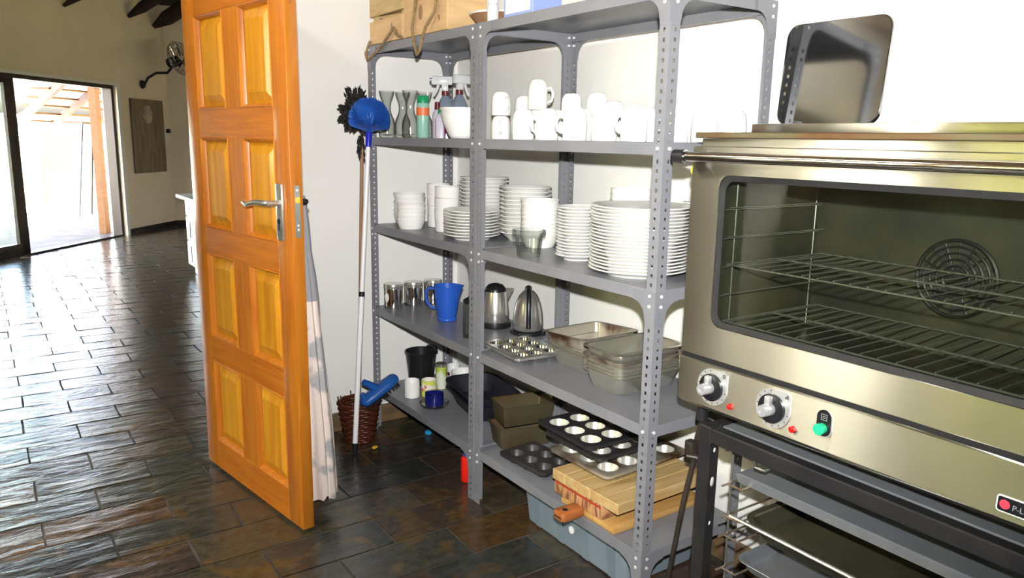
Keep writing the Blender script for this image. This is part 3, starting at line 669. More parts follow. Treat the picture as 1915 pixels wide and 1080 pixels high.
for i, (x, y) in enumerate(((1.665, 1.660), (1.69, 1.775))):
    mug(.080, .036, f'upturned white mug in the third row, {"nearer" if i == 0 else "further"} of the two by the dinner end', x, y, S2, .9)

# ------------------------------------------------------------------ second shelf, corner unit
def carafe(x, y, lab):
    g = G().lathe([(0, .004), (.030, .004), (.031, 0), (.034, .002), (.036, .012), (.036, .055), (.033, .075), (.020, .105), (.017, .125), (.019, .150), (.030, .180), (.034, .198), (.0325, .199), (.028, .180), (.017, .150), (.015, .125), (.018, .105), (.031, .075), (.034, .055), (.034, .014), (0, .010)], 28)
    return tag(obj('glass_carafe', g, M['glass'], None, (x, y, S2+.0005), ang=60), lab, 'carafe', 'clear glass carafes')
carafe(1.497, 3.160, 'clear glass carafe right behind the blue cobweb brush'); carafe(1.578, 3.168, 'clear glass carafe second from the corner post')
carafe(1.553, 3.045, 'clear glass carafe in front, left of the green spray can'); carafe(1.655, 3.105, 'clear glass carafe behind the green spray can')
t = thing('spray_can', 'mint green spray can with green cap and orange band', 'spray can', (1.53, 2.886, S2+.0005))
g = G().lathe([(0, 0), (.024, 0), (.026, .003), (.026, .135), (.024, .14), (0, .14)], 28); obj('body', g, M['mint'], t)
g = G().lathe([(.0263, .090), (.0266, .090), (.0266, .122), (.0263, .122)], 28, closed=True); obj('band', g, M['orange'], t)
g = G().lathe([(0, .1405), (.0245, .1405), (.0245, .166), (.022, .170), (0, .1705)], 28); obj('cap', g, M['green_cap'], t)
t = thing('cleaner_bottle', 'lilac bottle with magenta label beside the white mixing bowl', 'bottle', (1.565, 2.800, S2+.0005))
g = G(); g.loft([rrect(.026, .018, .010, z) for z in (0, .08)]+[rrect(.018, .013, .008, .092), rrect(.010, .010, .008, .098)]); obj('body', g, M['lilac'], t, rot=(0, 0, .9))
g = G(); g.box(-.020, .020, .0182, .0188, .015, .076); g.box(-.020, .020, -.0188, -.0182, .015, .076); obj('label', g, M['magenta'], t, rot=(0, 0, .9), ang=0)
g = G().lathe([(0, .0985), (.011, .0985), (.011, .115), (0, .115)], 16); obj('cap', g, M['green_cap'], t)
def sprayer(x, y, rz, lab):
    t = thing('trigger_spray_bottle', lab, 'spray bottle', (x, y, S2+.0005), rz, 'trigger spray bottles')
    g = G(); g.loft([rrect(.040, .026, .016, z) for z in (0, .10)]+[rrect(.036, .024, .016, .135), rrect(.022, .018, .014, .165), rrect(.013, .013, .012, .180)]); obj('body', g, M['slate_liquid'], t, ang=50)
    g = G().lathe([(0, .181), (.016, .181), (.016, .200), (0, .200)], 18); obj('collar', g, M['maroon'], t)
    g = G(); g.rbox(-.030, .060, -.013, .013, .225, .262, .006, 2); g.rbox(-.012, .016, -.011, .011, .200, .228, .004, 2); obj('spray_head', g, M['clear_plastic'], t)
    g = G(); g.tube([(.030, 0, .226), (.036, 0, .205), (.050, 0, .178)], [.007, .006, .005], 8); obj('trigger', g, M['clear_plastic'], t)
    g = G(); g.tube([(.060, 0, .245), (.068, 0, .245)], .009, 10); obj('nozzle', g, M['slate_liquid'], t)
sprayer(1.690, 2.980, 2.6, 'blue grey trigger spray bottle behind the green spray can'); sprayer(1.690, 2.862, .15, 'blue grey trigger spray bottle behind the white mixing bowl')
t = thing('squeeze_bottle', 'dark red capped bottle between the spray cans', 'bottle', (1.620, 2.925, S2+.0005))
obj('body', G().lathe([(0, 0), (.020, 0), (.022, .004), (.022, .10), (.012, .118), (0, .118)], 20), M['lilac'], t); obj('cap', G().lathe([(0, .119), (.013, .119), (.011, .150), (0, .150)], 16), M['maroon'], t)
g = G().lathe([(0, .004), (.038, .004), (.040, 0), (.045, .001), (.052, .012), (.072, .055), (.080, .085), (.083, .106), (.087, .110), (.087, .116), (.083, .117), (.079, .108), (.069, .055), (.048, .014), (0, .010)], 44)
tag(obj('mixing_bowl', g, M['ceramic2'], None, (1.562, 2.625, S2+.0005), ang=60), 'white mixing bowl crossed by the centre post', 'bowl')

# ------------------------------------------------------------------ top shelf
def crate(lab, loc, lx, ly, slats, mset, rope, knots=()):
    t = thing('wooden_crate', lab, 'crate', loc, group='pale wooden crates on the top shelf')
    h = slats[-1][1]
    for sx in (0, 1):
        for sy in (0, 1):
            g = G(); g.rbox(.012+sx*(lx-.044), .032+sx*(lx-.044), .012+sy*(ly-.044), .032+sy*(ly-.044), .002, h, .002, 1); obj('corner_post', g, M['crate_dark'], t)
    g = G(); g.rbox(.012, lx-.012, .012, ly-.012, 0, .012, .002, 1); obj('bottom_board', g, M['crate_dark'], t)
    for k, (z0, z1) in enumerate(slats):
        mm_ = M[mset[k % len(mset)]]
        for (a, b2, c, d) in ((0, .012, 0, ly), (lx-.012, lx, 0, ly), (.012, lx-.012, 0, .012), (.012, lx-.012, ly-.012, ly)):
            g = G(); g.rbox(a, b2, c, d, z0, z1, .002, 1); obj('slat', g, mm_, t)
    for (ky, kz, kr) in knots:
        g = G(); g.lathe([(0, 0), (kr, 0), (kr*.8, .001), (0, .0012)], 12, Matrix.Translation((0, ky, kz)) @ Euler((0, R(-90), 0)).to_matrix().to_4x4() @ Matrix.Scale(1.6, 4, (1, 0, 0))); obj('knot', g, M['stick_brown'], t)
    for pts in rope:
        g = G(); P = [Vector(p) for p in pts]; q = []
        for i in range(len(P)-1):
            for j in range(5): q.append(P[i].lerp(P[i+1], j/5))
        q.append(P[-1]); g.tube(q, .006, 8); obj('rope_handle', g, M['rope'], t)
    return t
crate('pale wooden crate with a dark slat gap at the corner end of the top shelf', (1.450, 2.905, S1+.001), .33, .315, [(.004, .098), (.118, .21)], ('crate', 'crate_dark'),
      [[(-.006, .30, .02), (-.020, .318, -.03), (-.022, .295, -.062), (-.018, .20, -.03), (-.016, .10, .02), (-.010, .06, .05), (-.010, .03, .02), (-.012, -.02, .006)]], ((.10, .06, .010),))
crate('pale wooden crate with rope loop nearest the centre post on the top shelf', (1.450, 2.545, S1+.001), .17, .345, [(.003, .215)], ('crate',),
      [[(-.006, .23, .14), (-.014, .25, .03), (-.024, .22, -.02), (-.028, .185, -.075), (-.026, .165, -.06), (-.020, .13, .02), (-.014, .07, .07), (-.012, .05, .13), (-.008, .08, .16)]], ((.205, .085, .018), (.06, .05, .007)))
t = thing('bread_basket', 'brown woven basket with white lining next to the crates', 'basket', (1.60, 2.432, S1+.001))
obj('bowl', G().lathe([(0, 0), (.055, 0), (.075, .018), (.105, .050), (.103, .052), (.072, .022), (.05, .006), (0, .006)], 32), M['crate_dark'], t); t.children[0].data.materials[0] = M['stick_brown']
obj('lining', G().lathe([(.072, .025), (.106, .051), (.110, .056), (.104, .058), (.068, .026), (0, .012)], 32), M['ceramic2'], t)
t = thing('jar', 'clear jar with metal lid above the centre post', 'jar', (1.482, 2.288, S1+.001))
obj('body', G().lathe([(0, 0), (.018, 0), (.02, .004), (.02, .05), (.016, .06), (0, .06)], 20), M['clear_plastic'], t); obj('lid', G().lathe([(0, .0605), (.018, .0605), (.018, .075), (0, .075)], 20), M['bolt'], t)
t = thing('soap_box', 'blue and white carton on the top shelf beside the centre post', 'box', (1.50, 2.085, S1+.001))
g = G(); g.rbox(0, .12, 0, .165, 0, .09, .003, 1); obj('carton', g, mat('carton_blue', (.25, .33, .62), .5), t)
g = G(); g.box(-.0008, 0, .012, .153, .022, .07); obj('label', g, M['ceramic2'], t, ang=0)

# ------------------------------------------------------------------ fourth shelf
for i, (x, lab) in enumerate(((1.519, 'polished steel canister with a white oval label, nearest the front'), (1.622, 'polished steel canister, the middle of the three'), (1.726, 'polished steel canister beside the blue jug, at the back'))):
    t = thing('canister', lab, 'canister', (x, 3.163, S4+.0005), group='steel canisters')
    obj('body', G().lathe([(0, 0), (.041, 0), (.043, .002), (.043, .086), (.0425, .088), (0, .088)], 36), M['chrome'], t)
    lid = obj('lid', G().lathe([(0, .0885), (.0438, .0885), (.0445, .090), (.0445, .106), (.043, .110), (.03, .112), (0, .1125)], 36), M['steel'], t)
    if i == 0:
        g = G(); g.loft([[(.0436*math.cos(a2), .0436*math.sin(a2), z) for a2, z in [((200+16*math.cos(2*PI*j/20))*PI/180, .05+.022*math.sin(2*PI*j/20)) for j in range(20)]], [(.0442*math.cos(a2), .0442*math.sin(a2), z) for a2, z in [((200+15*math.cos(2*PI*j/20))*PI/180, .05+.021*math.sin(2*PI*j/20)) for j in range(20)]]])
        obj('oval_label', g, M['ceramic2'], t)
t = thing('measuring_jug', 'blue plastic jug on the shelf below the side plates', 'jug', (1.602, 2.81, S4+.0005))
n = 40
def jr(r, z, sp=0): return [((r+sp*max(0, math.cos(2*PI*j/n+.62))**10)*math.cos(2*PI*j/n), (r+sp*max(0, math.cos(2*PI*j/n+.62))**10)*math.sin(2*PI*j/n), z) for j in range(n)]
g = G(); g.loft([jr(.040, 0), jr(.043, .002), jr(.043, .010), jr(.039, .014), jr(.044, .03), jr(.053, .10), jr(.0565, .145, .012), jr(.058, .152, .016), jr(.0555, .152, .015), jr(.051, .10), jr(.042, .03), jr(.036, .018)])
obj('body', g, M['blue'], t, ang=60)
g = G(); g.tube([(-.038, .034, .135), (-.058, .052, .138), (-.070, .062, .118), (-.066, .060, .075), (-.050, .045, .052), (-.036, .032, .050)], .006, 8); obj('handle', g, M['blue'], t, ang=60)
t = thing('glass_jug', 'tall clear glass jug with a dark lid behind the centre post', 'jug', (1.535, 2.50, S4+.0005))
obj('body', G().lathe([(0, .004), (.030, .004), (.032, 0), (.034, .01), (.034, .13), (.032, .14), (.030, .139), (.0315, .13), (.0315, .012), (0, .010)], 28), M['glass'], t)
obj('lid', G().lathe([(0, .1405), (.033, .1405), (.033, .152), (.02, .16), (0, .16)], 24), M['black'], t)
# kettles
t = thing('electric_kettle', 'tapered steel kettle with a black lid, next to the centre post', 'kettle', (1.722, 2.615, S4+.0005), 0, 'steel kettles')
obj('base', G().lathe([(0, 0), (.066, 0), (.068, .004), (.066, .018), (.058, .022), (0, .022)], 32), M['black'], t)
obj('body', G().lathe([(0, .0225), (.057, .0225), (.060, .028), (.057, .07), (.050, .13), (.045, .150), (0, .151)], 36), M['steel'], t)
obj('lid', G().lathe([(0, .1515), (.044, .1515), (.042, .163), (.030, .176), (.012, .182), (0, .183)], 28), M['black'], t)
g = G(); g.loft([[(.036, -.022, .10), (.036, .0, .098), (.050, -.014, .098)], [(.040, -.022, .150), (.040, .004, .150), (.070, -.030, .152)], [(.036, -.020, .158), (.036, .002, .158), (.072, -.032, .160)]]); obj('spout', g, M['steel'], t, ang=50)
g = G(); g.tube([(-.035, .028, .15), (-.07, .05, .152), (-.085, .062, .12), (-.078, .058, .06), (-.05, .038, .035)], .009, 10); obj('handle', g, M['black'], t, ang=60)
g = G(); pts = []
for j in range(90): a2 = j*.42; pts.append((.075+.018*math.cos(a2)+.0002*j, -.060+.016*math.sin(a2)-.0001*j, .010+.0045*(j % 14)/2))
g.tube(pts, .0035, 6); obj('cord', g, M['black'], t, ang=60)
t = thing('electric_kettle', 'domed steel kettle with a black arched handle, beside the roasting pans', 'kettle', (1.775, 2.452, S4+.0005), 0, 'steel kettles')
obj('power_base', G().lathe([(0, 0), (.072, 0), (.074, .004), (.070, .012), (0, .013)], 32), M['black'], t)
obj('body', G().lathe([(0, .0135), (.058, .0135), (.062, .02), (.063, .04), (.060, .08), (.052, .12), (.040, .152), (.022, .172), (0, .179)], 40), M['steel'], t, ang=60)
g = G(); hp = []
for j in range(13):
    a2 = j/12; zz_ = .028+.150*math.sin(a2*PI/2); rr_ = .072*math.cos(a2*PI/2)**.7+.0 if j < 12 else 0
    hp.append((-rr_*.55-.004, -rr_*.83-.004, zz_+.008))
g.tube(hp, [.010]*11+[.009, .007], 10); obj('handle', g, M['black'], t, ang=60)
g = G(); g.tube([(0, 0, .178), (.012, .018, .176), (.03, .045, .158), (.042, .062, .13)], [.012, .016, .014, .010], 10); obj('lid', g, M['black'], t, ang=60)

# trays with cups
def muffin_tin(name, lab, cat, loc, rz, nx, ny, p, r, depth, m_plate, m_cup, group, margin=.012, lean=(0, 0)):
    t = thing(name, lab, cat, loc, (lean[0], lean[1], rz), group); zt = depth+.002
    g = G(); K = 24
    for i in range(nx):
        for j in range(ny):
            cx, cy = (i-(nx-1)/2)*p, (j-(ny-1)/2)*p; vs = []; fs = []
            for q in range(K):
                a2 = 2*PI*q/K; c, s_ = math.cos(a2), math.sin(a2); f_ = (p/2)/max(abs(c), abs(s_))
                vs.append((cx+c*f_, cy+s_*f_, zt)); vs.append((cx+r*c, cy+r*s_, zt)); 
            for q in range(K):
                a_, b2 = 2*q, 2*((q+1) % K); fs.append((a_, b2, b2+1, a_+1))
            g.add(vs, fs)
    hx, hy = nx*p/2, ny*p/2
    g.loft([rrect(hx, hy, .0002, zt), rrect(hx+margin, hy+margin, .02, zt+.0012), rrect(hx+margin+.003, hy+margin+.003, .022, zt), rrect(hx+margin+.002, hy+margin+.002, .022, zt-.010), rrect(hx+margin, hy+margin, .02, zt-.010), rrect(hx, hy, .0002, zt-.0008)], False, False)
    obj('plate', g, m_plate, t, ang=40)
    cm = G().lathe([(r, zt), (r*.99, zt-.001), (r*.80, .004), (r*.75, .0025), (0, .0025)], 24)
    cm.lathe([(r+.0008, zt-.001), (r*.82, .002), (r*.76, 0), (0, 0)], 24)
    cm = cm.mesh('cup', 50); cm.materials.append(m_cup)
    for i in range(nx):
        for j in range(ny):
            o = D.objects.new('cup', cm); COL.objects.link(o); o.parent = t; o.location = ((i-(nx-1)/2)*p, (j-(ny-1)/2)*p, 0)
    return t
muffin_tin('mini_muffin_tin', 'shiny twelve-cup mini muffin tin at the front by the kettles', 'muffin tin', (1.580, 2.215, S4+.0005), R(-4), 3, 4, .060, .0235, .022, M['steel'], M['chrome'], 'muffin tins')
# nested pans
def pan(name, lab, cat, loc, rz, hx, hy, h, m_, group=None, rc=.022, fl_=.010, taper=.018, tilt=(0, 0), handles=False):
    t = thing(name, lab, cat, loc, (tilt[0], tilt[1], rz), group)
    g = G()
    g.loft([rrect(hx-taper, hy-taper, rc, .0), rrect(hx-taper*.85, hy-taper*.85, rc, .003), rrect(hx, hy, rc, h-.003), rrect(hx+fl_, hy+fl_, rc+fl_*.6, h-.001), rrect(hx+fl_+.001, hy+fl_+.001, rc+fl_*.6, h), rrect(hx+fl_, hy+fl_, rc+fl_*.6, h+.001), rrect(hx-.002, hy-.002, rc, h), rrect(hx-taper-.001, hy-taper-.001, rc, .004)])
    obj('body', g, m_, t, ang=40)
    return t
gl, gr_ = 'nested roasting pans, left stack', 'nested roasting pans, right stack'
pan('roasting_pan', 'steel roasting pan at the bottom of the left stack', 'roasting pan', (1.715, 1.968, S4+.0005), 0, .122, .106, .062, M['pan_steel'], gl)
pan('roasting_pan', 'steel roasting pan nested second in the left stack', 'roasting pan', (1.715, 1.968, S4+.018), 0, .122, .106, .062, M['pan_steel'], gl)
pan('roasting_pan', 'steel roasting pan with brown baked-on side on top of the left stack', 'roasting pan', (1.712, 1.985, S4+.050), R(2), .124, .104, .068, M['pan_brown'], gl, tilt=(R(-3), R(0)))
for k, (dz, m_, h, wd) in enumerate(((0, 'pan_steel', .060, 'lowest'), (.011, 'pan_steel', .060, 'second lowest'), (.021, 'pan_steel', .060, 'third lowest'), (.034, 'pan_steel', .060, 'fourth lowest'), (.052, 'pan_brown', .055, 'second highest'), (.078, 'pan_steel', .056, 'topmost'))):
    lab = f'steel roasting pan, {wd} in the right stack' if m_ != 'pan_brown' else 'brown stained roasting pan second from the top of the right stack'
    pan('roasting_pan', lab, 'roasting pan', (1.672, 1.728, S4+.0005+dz), 0, .138, .086, h, M[m_], gr_, rc=.028)

# ------------------------------------------------------------------ bottom shelf
t = thing('bucket', 'black plastic bucket in the back corner of the bottom shelf', 'bucket', (1.648, 3.140, S5+.0005))
obj('body', G().lathe([(0, .003), (.052, .003), (.054, 0), (.057, .002), (.074, .150), (.078, .152), (.078, .158), (.072, .158), (.054, .006), (0, .006)], 36), M['black'], t)
g = G(); g.tube([(.055, -.055, .158), (.066, -.02, .168), (.072, .02, .166), (.060, .05, .158)], .007, 8); obj('handle', g, M['black'], t, ang=60)
obj('candle_jar', G().lathe([(0, 0), (.031, 0), (.034, .003), (.034, .076), (.032, .080), (.030, .079), (.030, .06), (0, .058)], 32), M['ceramic2'], None, (1.515, 2.975, S5+.0005))
tag(D.objects['candle_jar'], 'plain white jar at the front of the bottom shelf', 'jar')
t = thing('floral_mug', 'white mug printed with flowers behind the blue glass', 'mug', (1.588, 2.950, S5+.0005), 0)
obj('body', G().lathe([(0, .003), (.030, .003), (.032, 0), (.0345, .003), (.035, .070), (.0345, .076), (.032, .0765), (.0315, .07), (.031, .008), (0, .006)], 32), M['floral'], t)
g = G()
for a2, z, r_ in ((190, .035, .009), (215, .05, .007), (232, .03, .006)): 
    c = Vector((.0353*math.cos(R(a2)), .0353*math.sin(R(a2)), z)); g.lathe([(0, 0), (r_, 0), (r_*.6, .0012), (0, .0015)], 10, Matrix.Translation(c) @ Euler((0, R(90), R(a2)), 'XYZ').to_matrix().to_4x4())
obj('flower_print', g, M['floral_pink'], t)
t = thing('patterned_tin', 'tall narrow tin with yellow green pattern beside the bucket', 'tin', (1.690, 3.020, S5+.0005))
obj('body', G().lathe([(0, 0), (.026, 0), (.026, .105), (0, .105)], 28), M['tin_green'], t); obj('lid', G().lathe([(0, .1055), (.027, .1055), (.027, .118), (.025, .120), (0, .120)], 28), M['pan_steel'], t)
t = thing('coffee_mug', 'white mug with a small dark picture at the back of the bottom shelf', 'mug', (1.795, 3.085, S5+.0005), -.9)
obj('body', G().lathe([(0, .003), (.028, .003), (.030, 0), (.032, .003), (.0325, .075), (.031, .078), (.0295, .077), (.029, .008), (0, .006)], 32), M['ceramic2'], t)
g = G(); g.tube([(.031, 0, .062), (.048, 0, .06), (.052, 0, .042), (.045, 0, .025), (.031, 0, .02)], .005, 8); obj('handle', g, M['ceramic2'], t, ang=60)
g = G(); g.lathe([(0, 0), (.010, 0), (.008, .001), (0, .0012)], 10, Matrix.Translation((.0325*math.cos(-2), .0325*math.sin(-2), .04)) @ Euler((0, R(90), -2), 'XYZ').to_matrix().to_4x4()); obj('picture', g, M['maroon'], t)
stack('white_bowl', bowl_mesh(.062, .045), M['ceramic2'], 2, .040, 1.775, 2.955, S5, 'white bowl', 'pair behind the black roasting dish', 'bowl', 'white bowls on the bottom shelf')
obj('saucer_glass', G().lathe([(0, .003), (.03, .003), (.032, 0), (.036, .001), (.060, .010), (.066, .024), (.064, .025), (.057, .012), (.034, .005), (0, .005)], 36), M['glass_thick'], None, (1.536, 2.806, S5+.0005)); tag(D.objects['saucer_glass'], 'clear glass saucer under the dark blue candle glass', 'saucer')
t = thing('candle_glass', 'dark blue candle glass on a clear saucer', 'candle holder', (1.536, 2.806, S5+.0062))
obj('body', G().lathe([(0, 0), (.036, 0), (.040, .004), (.042, .03), (.041, .056), (.039, .056), (.039, .03), (0, .028)], 32), M['blue_wax'], t)
obj('glass_lip', G().lathe([(.0395, .0565), (.041, .0565), (.041, .062), (.0395, .062)], 32, closed=True), M['glass'], t)
# big black roasting dishes
rzz = R(-11)
pan('roasting_dish', 'large black roasting dish, the lower of two on the bottom shelf', 'roasting dish', (1.700, 2.672, S5+.0005), rzz, .108, .178, .072, M['navy'], 'black roasting dishes', rc=.06, fl_=.014, taper=.03)
pan('roasting_dish', 'large black roasting dish nested on top of its twin', 'roasting dish', (1.702, 2.676, S5+.030), rzz, .108, .178, .072, M['navy'], 'black roasting dishes', rc=.06, fl_=.014, taper=.03)
pan('loaf_tin', 'tarnished brown loaf tin, the lower of the pair', 'loaf tin', (1.632, 2.285, S5+.0005), R(-13), .108, .062, .080, M['tin_old'], 'tarnished loaf tins', rc=.006, fl_=.004, taper=.010)
pan('loaf_tin', 'tarnished brown loaf tin resting on the lower one', 'loaf tin', (1.650, 2.302, S5+.082), R(-10), .108, .062, .080, M['tin_old'], 'tarnished loaf tins', rc=.006, fl_=.004, taper=.010, tilt=(R(2), 0))
muffin_tin('muffin_tin', 'black six-cup muffin tin lying in front of the loaf tins', 'muffin tin', (1.556, 2.072, S5+.0005), R(5), 2, 3, .074, .030, .030, M['tray_black'], M['tray_black'], 'muffin tins', margin=.010)
# chopping boards
t = thing('chopping_board', 'thin wooden chopping board with a red handle, lowest of the boards', 'chopping board', (1.45, 1.545, S5+.0005))
g = G(); g.rbox(0, .395, 0, .255, 0, .020, .004, 2); obj('blade', g, M['board'], t)
g = G(); g.loft([rrect(.042, .024, .010, 0, cx=-.040, cy=.165), rrect(.044, .026, .010, .004, cx=-.040, cy=.165), rrect(.044, .026, .010, .024, cx=-.040, cy=.165), rrect(.042, .024, .010, .027, cx=-.040, cy=.165)]); h_ = obj('handle', g, M['board_handle'], t, ang=50)
g = G(); g.lathe([(0, .0271), (.009, .0271), (.009, .0278), (0, .0278)], 16, Matrix.Translation((-.055, .165, 0))); g.box(-.0845, -.0835, .147, .183, .010, .014); obj('hanging_hole', g, M['black_matte'], h_)
t = thing('butcher_block', 'thick butcher block with red striped end grain under the pale board', 'chopping board', (1.452, 1.605, S5+.0210))
g = G(); g.rbox(0, .36, 0, .235, 0, .046, .003, 2); obj('block', g, M['board_red'], t)
g = G(); g.box(-.0008, .0, .004, .231, .036, .043); obj('stripe', g, M['red_stripe'], t, ang=0)
t = thing('pale_board', 'pale thick wooden board carrying the muffin tins', 'chopping board', (1.452, 1.535, S5+.0675), R(1))
for k in range(5):
    g = G(); g.rbox(0, .405, .062*k+.0004, .062*(k+1)-.0004, 0, .034, .002, 1); obj('stave', g, M['board_light'], t)
zb = S5+.1020
gm = 'muffin tins'
muffin_tin('muffin_tin', 'brown-sided muffin tin lying on the pale board, lowest of three', 'muffin tin', (1.684, 1.792, zb), R(2), 4, 3, .087, .034, .030, M['pan_brown'], M['cup_metal'], gm)
muffin_tin('muffin_tin', 'dark muffin tin in the middle of the stack of three', 'muffin tin', (1.660, 1.842, zb+.034), R(0), 3, 3, .087, .034, .030, M['tray_black'], M['cup_metal'], gm)
muffin_tin('muffin_tin', 'dark muffin tin with bright cups on top of the stack', 'muffin tin', (1.640, 1.864, zb+.068), R(-2), 3, 3, .087, .034, .030, M['tray_black'], M['cup_metal'], gm)

# ------------------------------------------------------------------ on the floor
t = thing('storage_tub', 'blue grey plastic storage tub pushed under the bottom shelf', 'tub', (1.685, 1.835, .0015))
g = G(); g.loft([rrect(.150, .260, .03, 0), rrect(.155, .265, .03, .004), rrect(.168, .282, .035, .150), rrect(.176, .290, .035, .152), rrect(.178, .292, .035, .168), rrect(.172, .286, .035, .170), rrect(.164, .278, .035, .150), rrect(.152, .262, .03, .006)]); obj('body', g, M['bin'], t, ang=40)
for k in range(4):
    g = G(); y_ = -.22+.13*k; g.loft([[(-.158, y_, .004), (-.158, y_+.03, .004), (-.150, y_+.03, .004), (-.150, y_, .004)], [(-.176, y_-.004, .148), (-.176, y_+.034, .148), (-.16, y_+.034, .148), (-.16, y_-.004, .148)]]); obj('rib', g, M['bin'], t, ang=0)
g = G(); g.lathe([(0, 0), (.013, 0), (.013, .002), (0, .002)], 20, Matrix.Translation((-.186, -.035, .098)) @ Euler((0, R(-90), 0)).to_matrix().to_4x4()); obj('tag', g, M['ceramic2'], t)
t = thing('aerosol_can', 'red can with a blue and yellow top behind the centre post foot', 'spray can', (1.508, 2.485, .0015))
obj('body', G().lathe([(0, 0), (.021, 0), (.023, .004), (.023, .098), (.020, .106), (0, .107)], 28), M['red_can'], t); obj('collar', G().lathe([(0, .1075), (.014, .1075), (.014, .118), (0, .118)], 20), M['blue'], t)
obj('nozzle', G().lathe([(0, .1185), (.010, .1185), (.010, .128), (.006, .129), (.006, .134), (0, .134)], 16), M['black'], t); obj('trigger', G().rbox(-.016, .010, -.007, .007, .1345, .150, .002, 1), M['yellow'], t)
tag(obj('sponge', G().rbox(-.022, .022, -.014, .014, 0, .018, .004, 2), M['cyan'], None, (1.622, 3.010, .0015), (0, 0, .6)), 'small bright blue sponge on the floor under the bottom shelf', 'sponge')
tag(obj('crumb', G().rbox(-.012, .012, -.008, .008, 0, .010, .003, 2), M['yellow'], None, (1.333, 2.985, .0015), (0, 0, .4)), 'small yellow crumb on the slate beside the wicker basket', 'crumb')
# wicker basket
t = thing('wicker_basket', 'red brown wicker basket against the wall under the broom head', 'basket', (1.318, 3.118, .0015))
def brad(z): return .060+.030*(z/.185)
for k in range(15):
    g = G(); z = .006+.0126*k; pts = []
    for j in range(72):
        a2 = 2*PI*j/72; r_ = brad(z)+.0035*math.cos(9*a2+(PI if k % 2 else 0)); pts.append((r_*math.cos(a2), r_*math.sin(a2), z))
    g.tube(pts, .0068, 6, closed=True); obj('weave', g, M['wicker'], t, ang=70)
g = G(); g.lathe([(0, 0), (.058, 0), (.058, .006), (0, .006)], 28); obj('bottom', g, M['wicker'], t)
for k in range(18):
    a2 = 2*PI*(k+.5)/18; h_ = .185+rnd.uniform(0, .028)
    g = G(); g.tube([(brad(0)*math.cos(a2), brad(0)*math.sin(a2), .002), (brad(h_)*math.cos(a2), brad(h_)*math.sin(a2), h_)], .0028, 6); obj('stake', g, M['wicker'], t)
# feather duster standing in the basket
t = thing('feather_duster', 'black feather duster on a long cane behind the blue cobweb brush', 'feather duster', (1.318, 3.125, .02))
base = Vector((1.318, 3.125, .02)); tip = Vector((1.380, 3.168, 1.32))
g = G(); g.tube([Vector((0, 0, 0)), tip-base], .0085, 10); obj('cane', g, M['stick_brown'], t)
g = G(); rr = random.Random(5); cen = Vector((1.368, 3.166, 1.445))-base
def feather(p, d, ln, wd):
    d = d.normalized(); s_ = d.cross(Vector((rr.uniform(-1, 1), rr.uniform(-1, 1), rr.uniform(-1, 1)))).normalized()*wd; u_ = d.cross(s_).normalized()*wd*.35
    g.add([p-s_*.4, p+s_*.4, p+d*ln*.55+s_+u_, p+d*ln, p+d*ln*.55-s_+u_, p+d*ln*.4-u_*2], [(0, 1, 2, 5), (2, 3, 5), (3, 4, 5), (4, 0, 5), (0, 1, 2, 3, 4)])
for k in range(420):
    a2 = rr.uniform(0, 2*PI); e2 = rr.uniform(-1.2, 1.3)
    d = Vector((math.cos(a2)*math.cos(e2)*.82, math.sin(a2)*math.cos(e2)*.30, math.sin(e2)*1.2)); p = cen+d*rr.uniform(.015, .075)+Vector((-.012, 0, .02))
    feather(p, d+Vector((rr.uniform(-.5, .4), rr.uniform(-.12, .12), rr.uniform(-.5, .5))), rr.uniform(.018, .038), rr.uniform(.005, .010))
for k in range(70):
    q = tip-base; p = q+(cen-q)*rr.uniform(-.35, .4)+Vector((rr.uniform(-.016, .010), rr.uniform(-.008, .008), 0)); feather(p, Vector((rr.uniform(-.4, .3), rr.uniform(-.2, .2), -1)), rr.uniform(.02, .035), rr.uniform(.004, .007))
o = obj('feathers', g, M['feather'], t, ang=0); o['kind'] = 'stuff'
# cobweb brush
foot = Vector((1.225, 2.957, .003)); top = Vector((1.356, 3.040, 1.375))
t = thing('cobweb_brush', 'round blue cobweb brush on a long white pole leaning at the corner post', 'brush', tuple(foot))
ax = (top-foot); Ln = ax.length; q = ax.to_track_quat('Z', 'Y'); MQ = q.to_matrix().to_4x4()
g = G(); g.tube([(0, 0, .05), (0, 0, .70)], .0115, 14, MQ); obj('lower_pole', g, M['white_pole'], t)
g = G(); g.tube([(0, 0, .712), (0, 0, Ln-.05)], .0098, 14, MQ); obj('upper_pole', g, M['white_pole'], t)
g = G(); g.tube([(0, 0, .695), (0, 0, .716)], .0128, 14, MQ); obj('collar', g, M['black'], t)
g = G(); g.tube([(0, 0, 0), (0, 0, .02), (0, 0, .055)], [.008, .0105, .0122], 14, MQ); obj('foot_cap', g, M['black'], t)
g = G(); g.tube([(0, 0, Ln-.055), (0, 0, Ln), (0, 0, Ln+.015)], [.012, .014, .010], 14, MQ); obj('ferrule', g, M['blue_ferrule'], t)
g = G(); rr = random.Random(9)
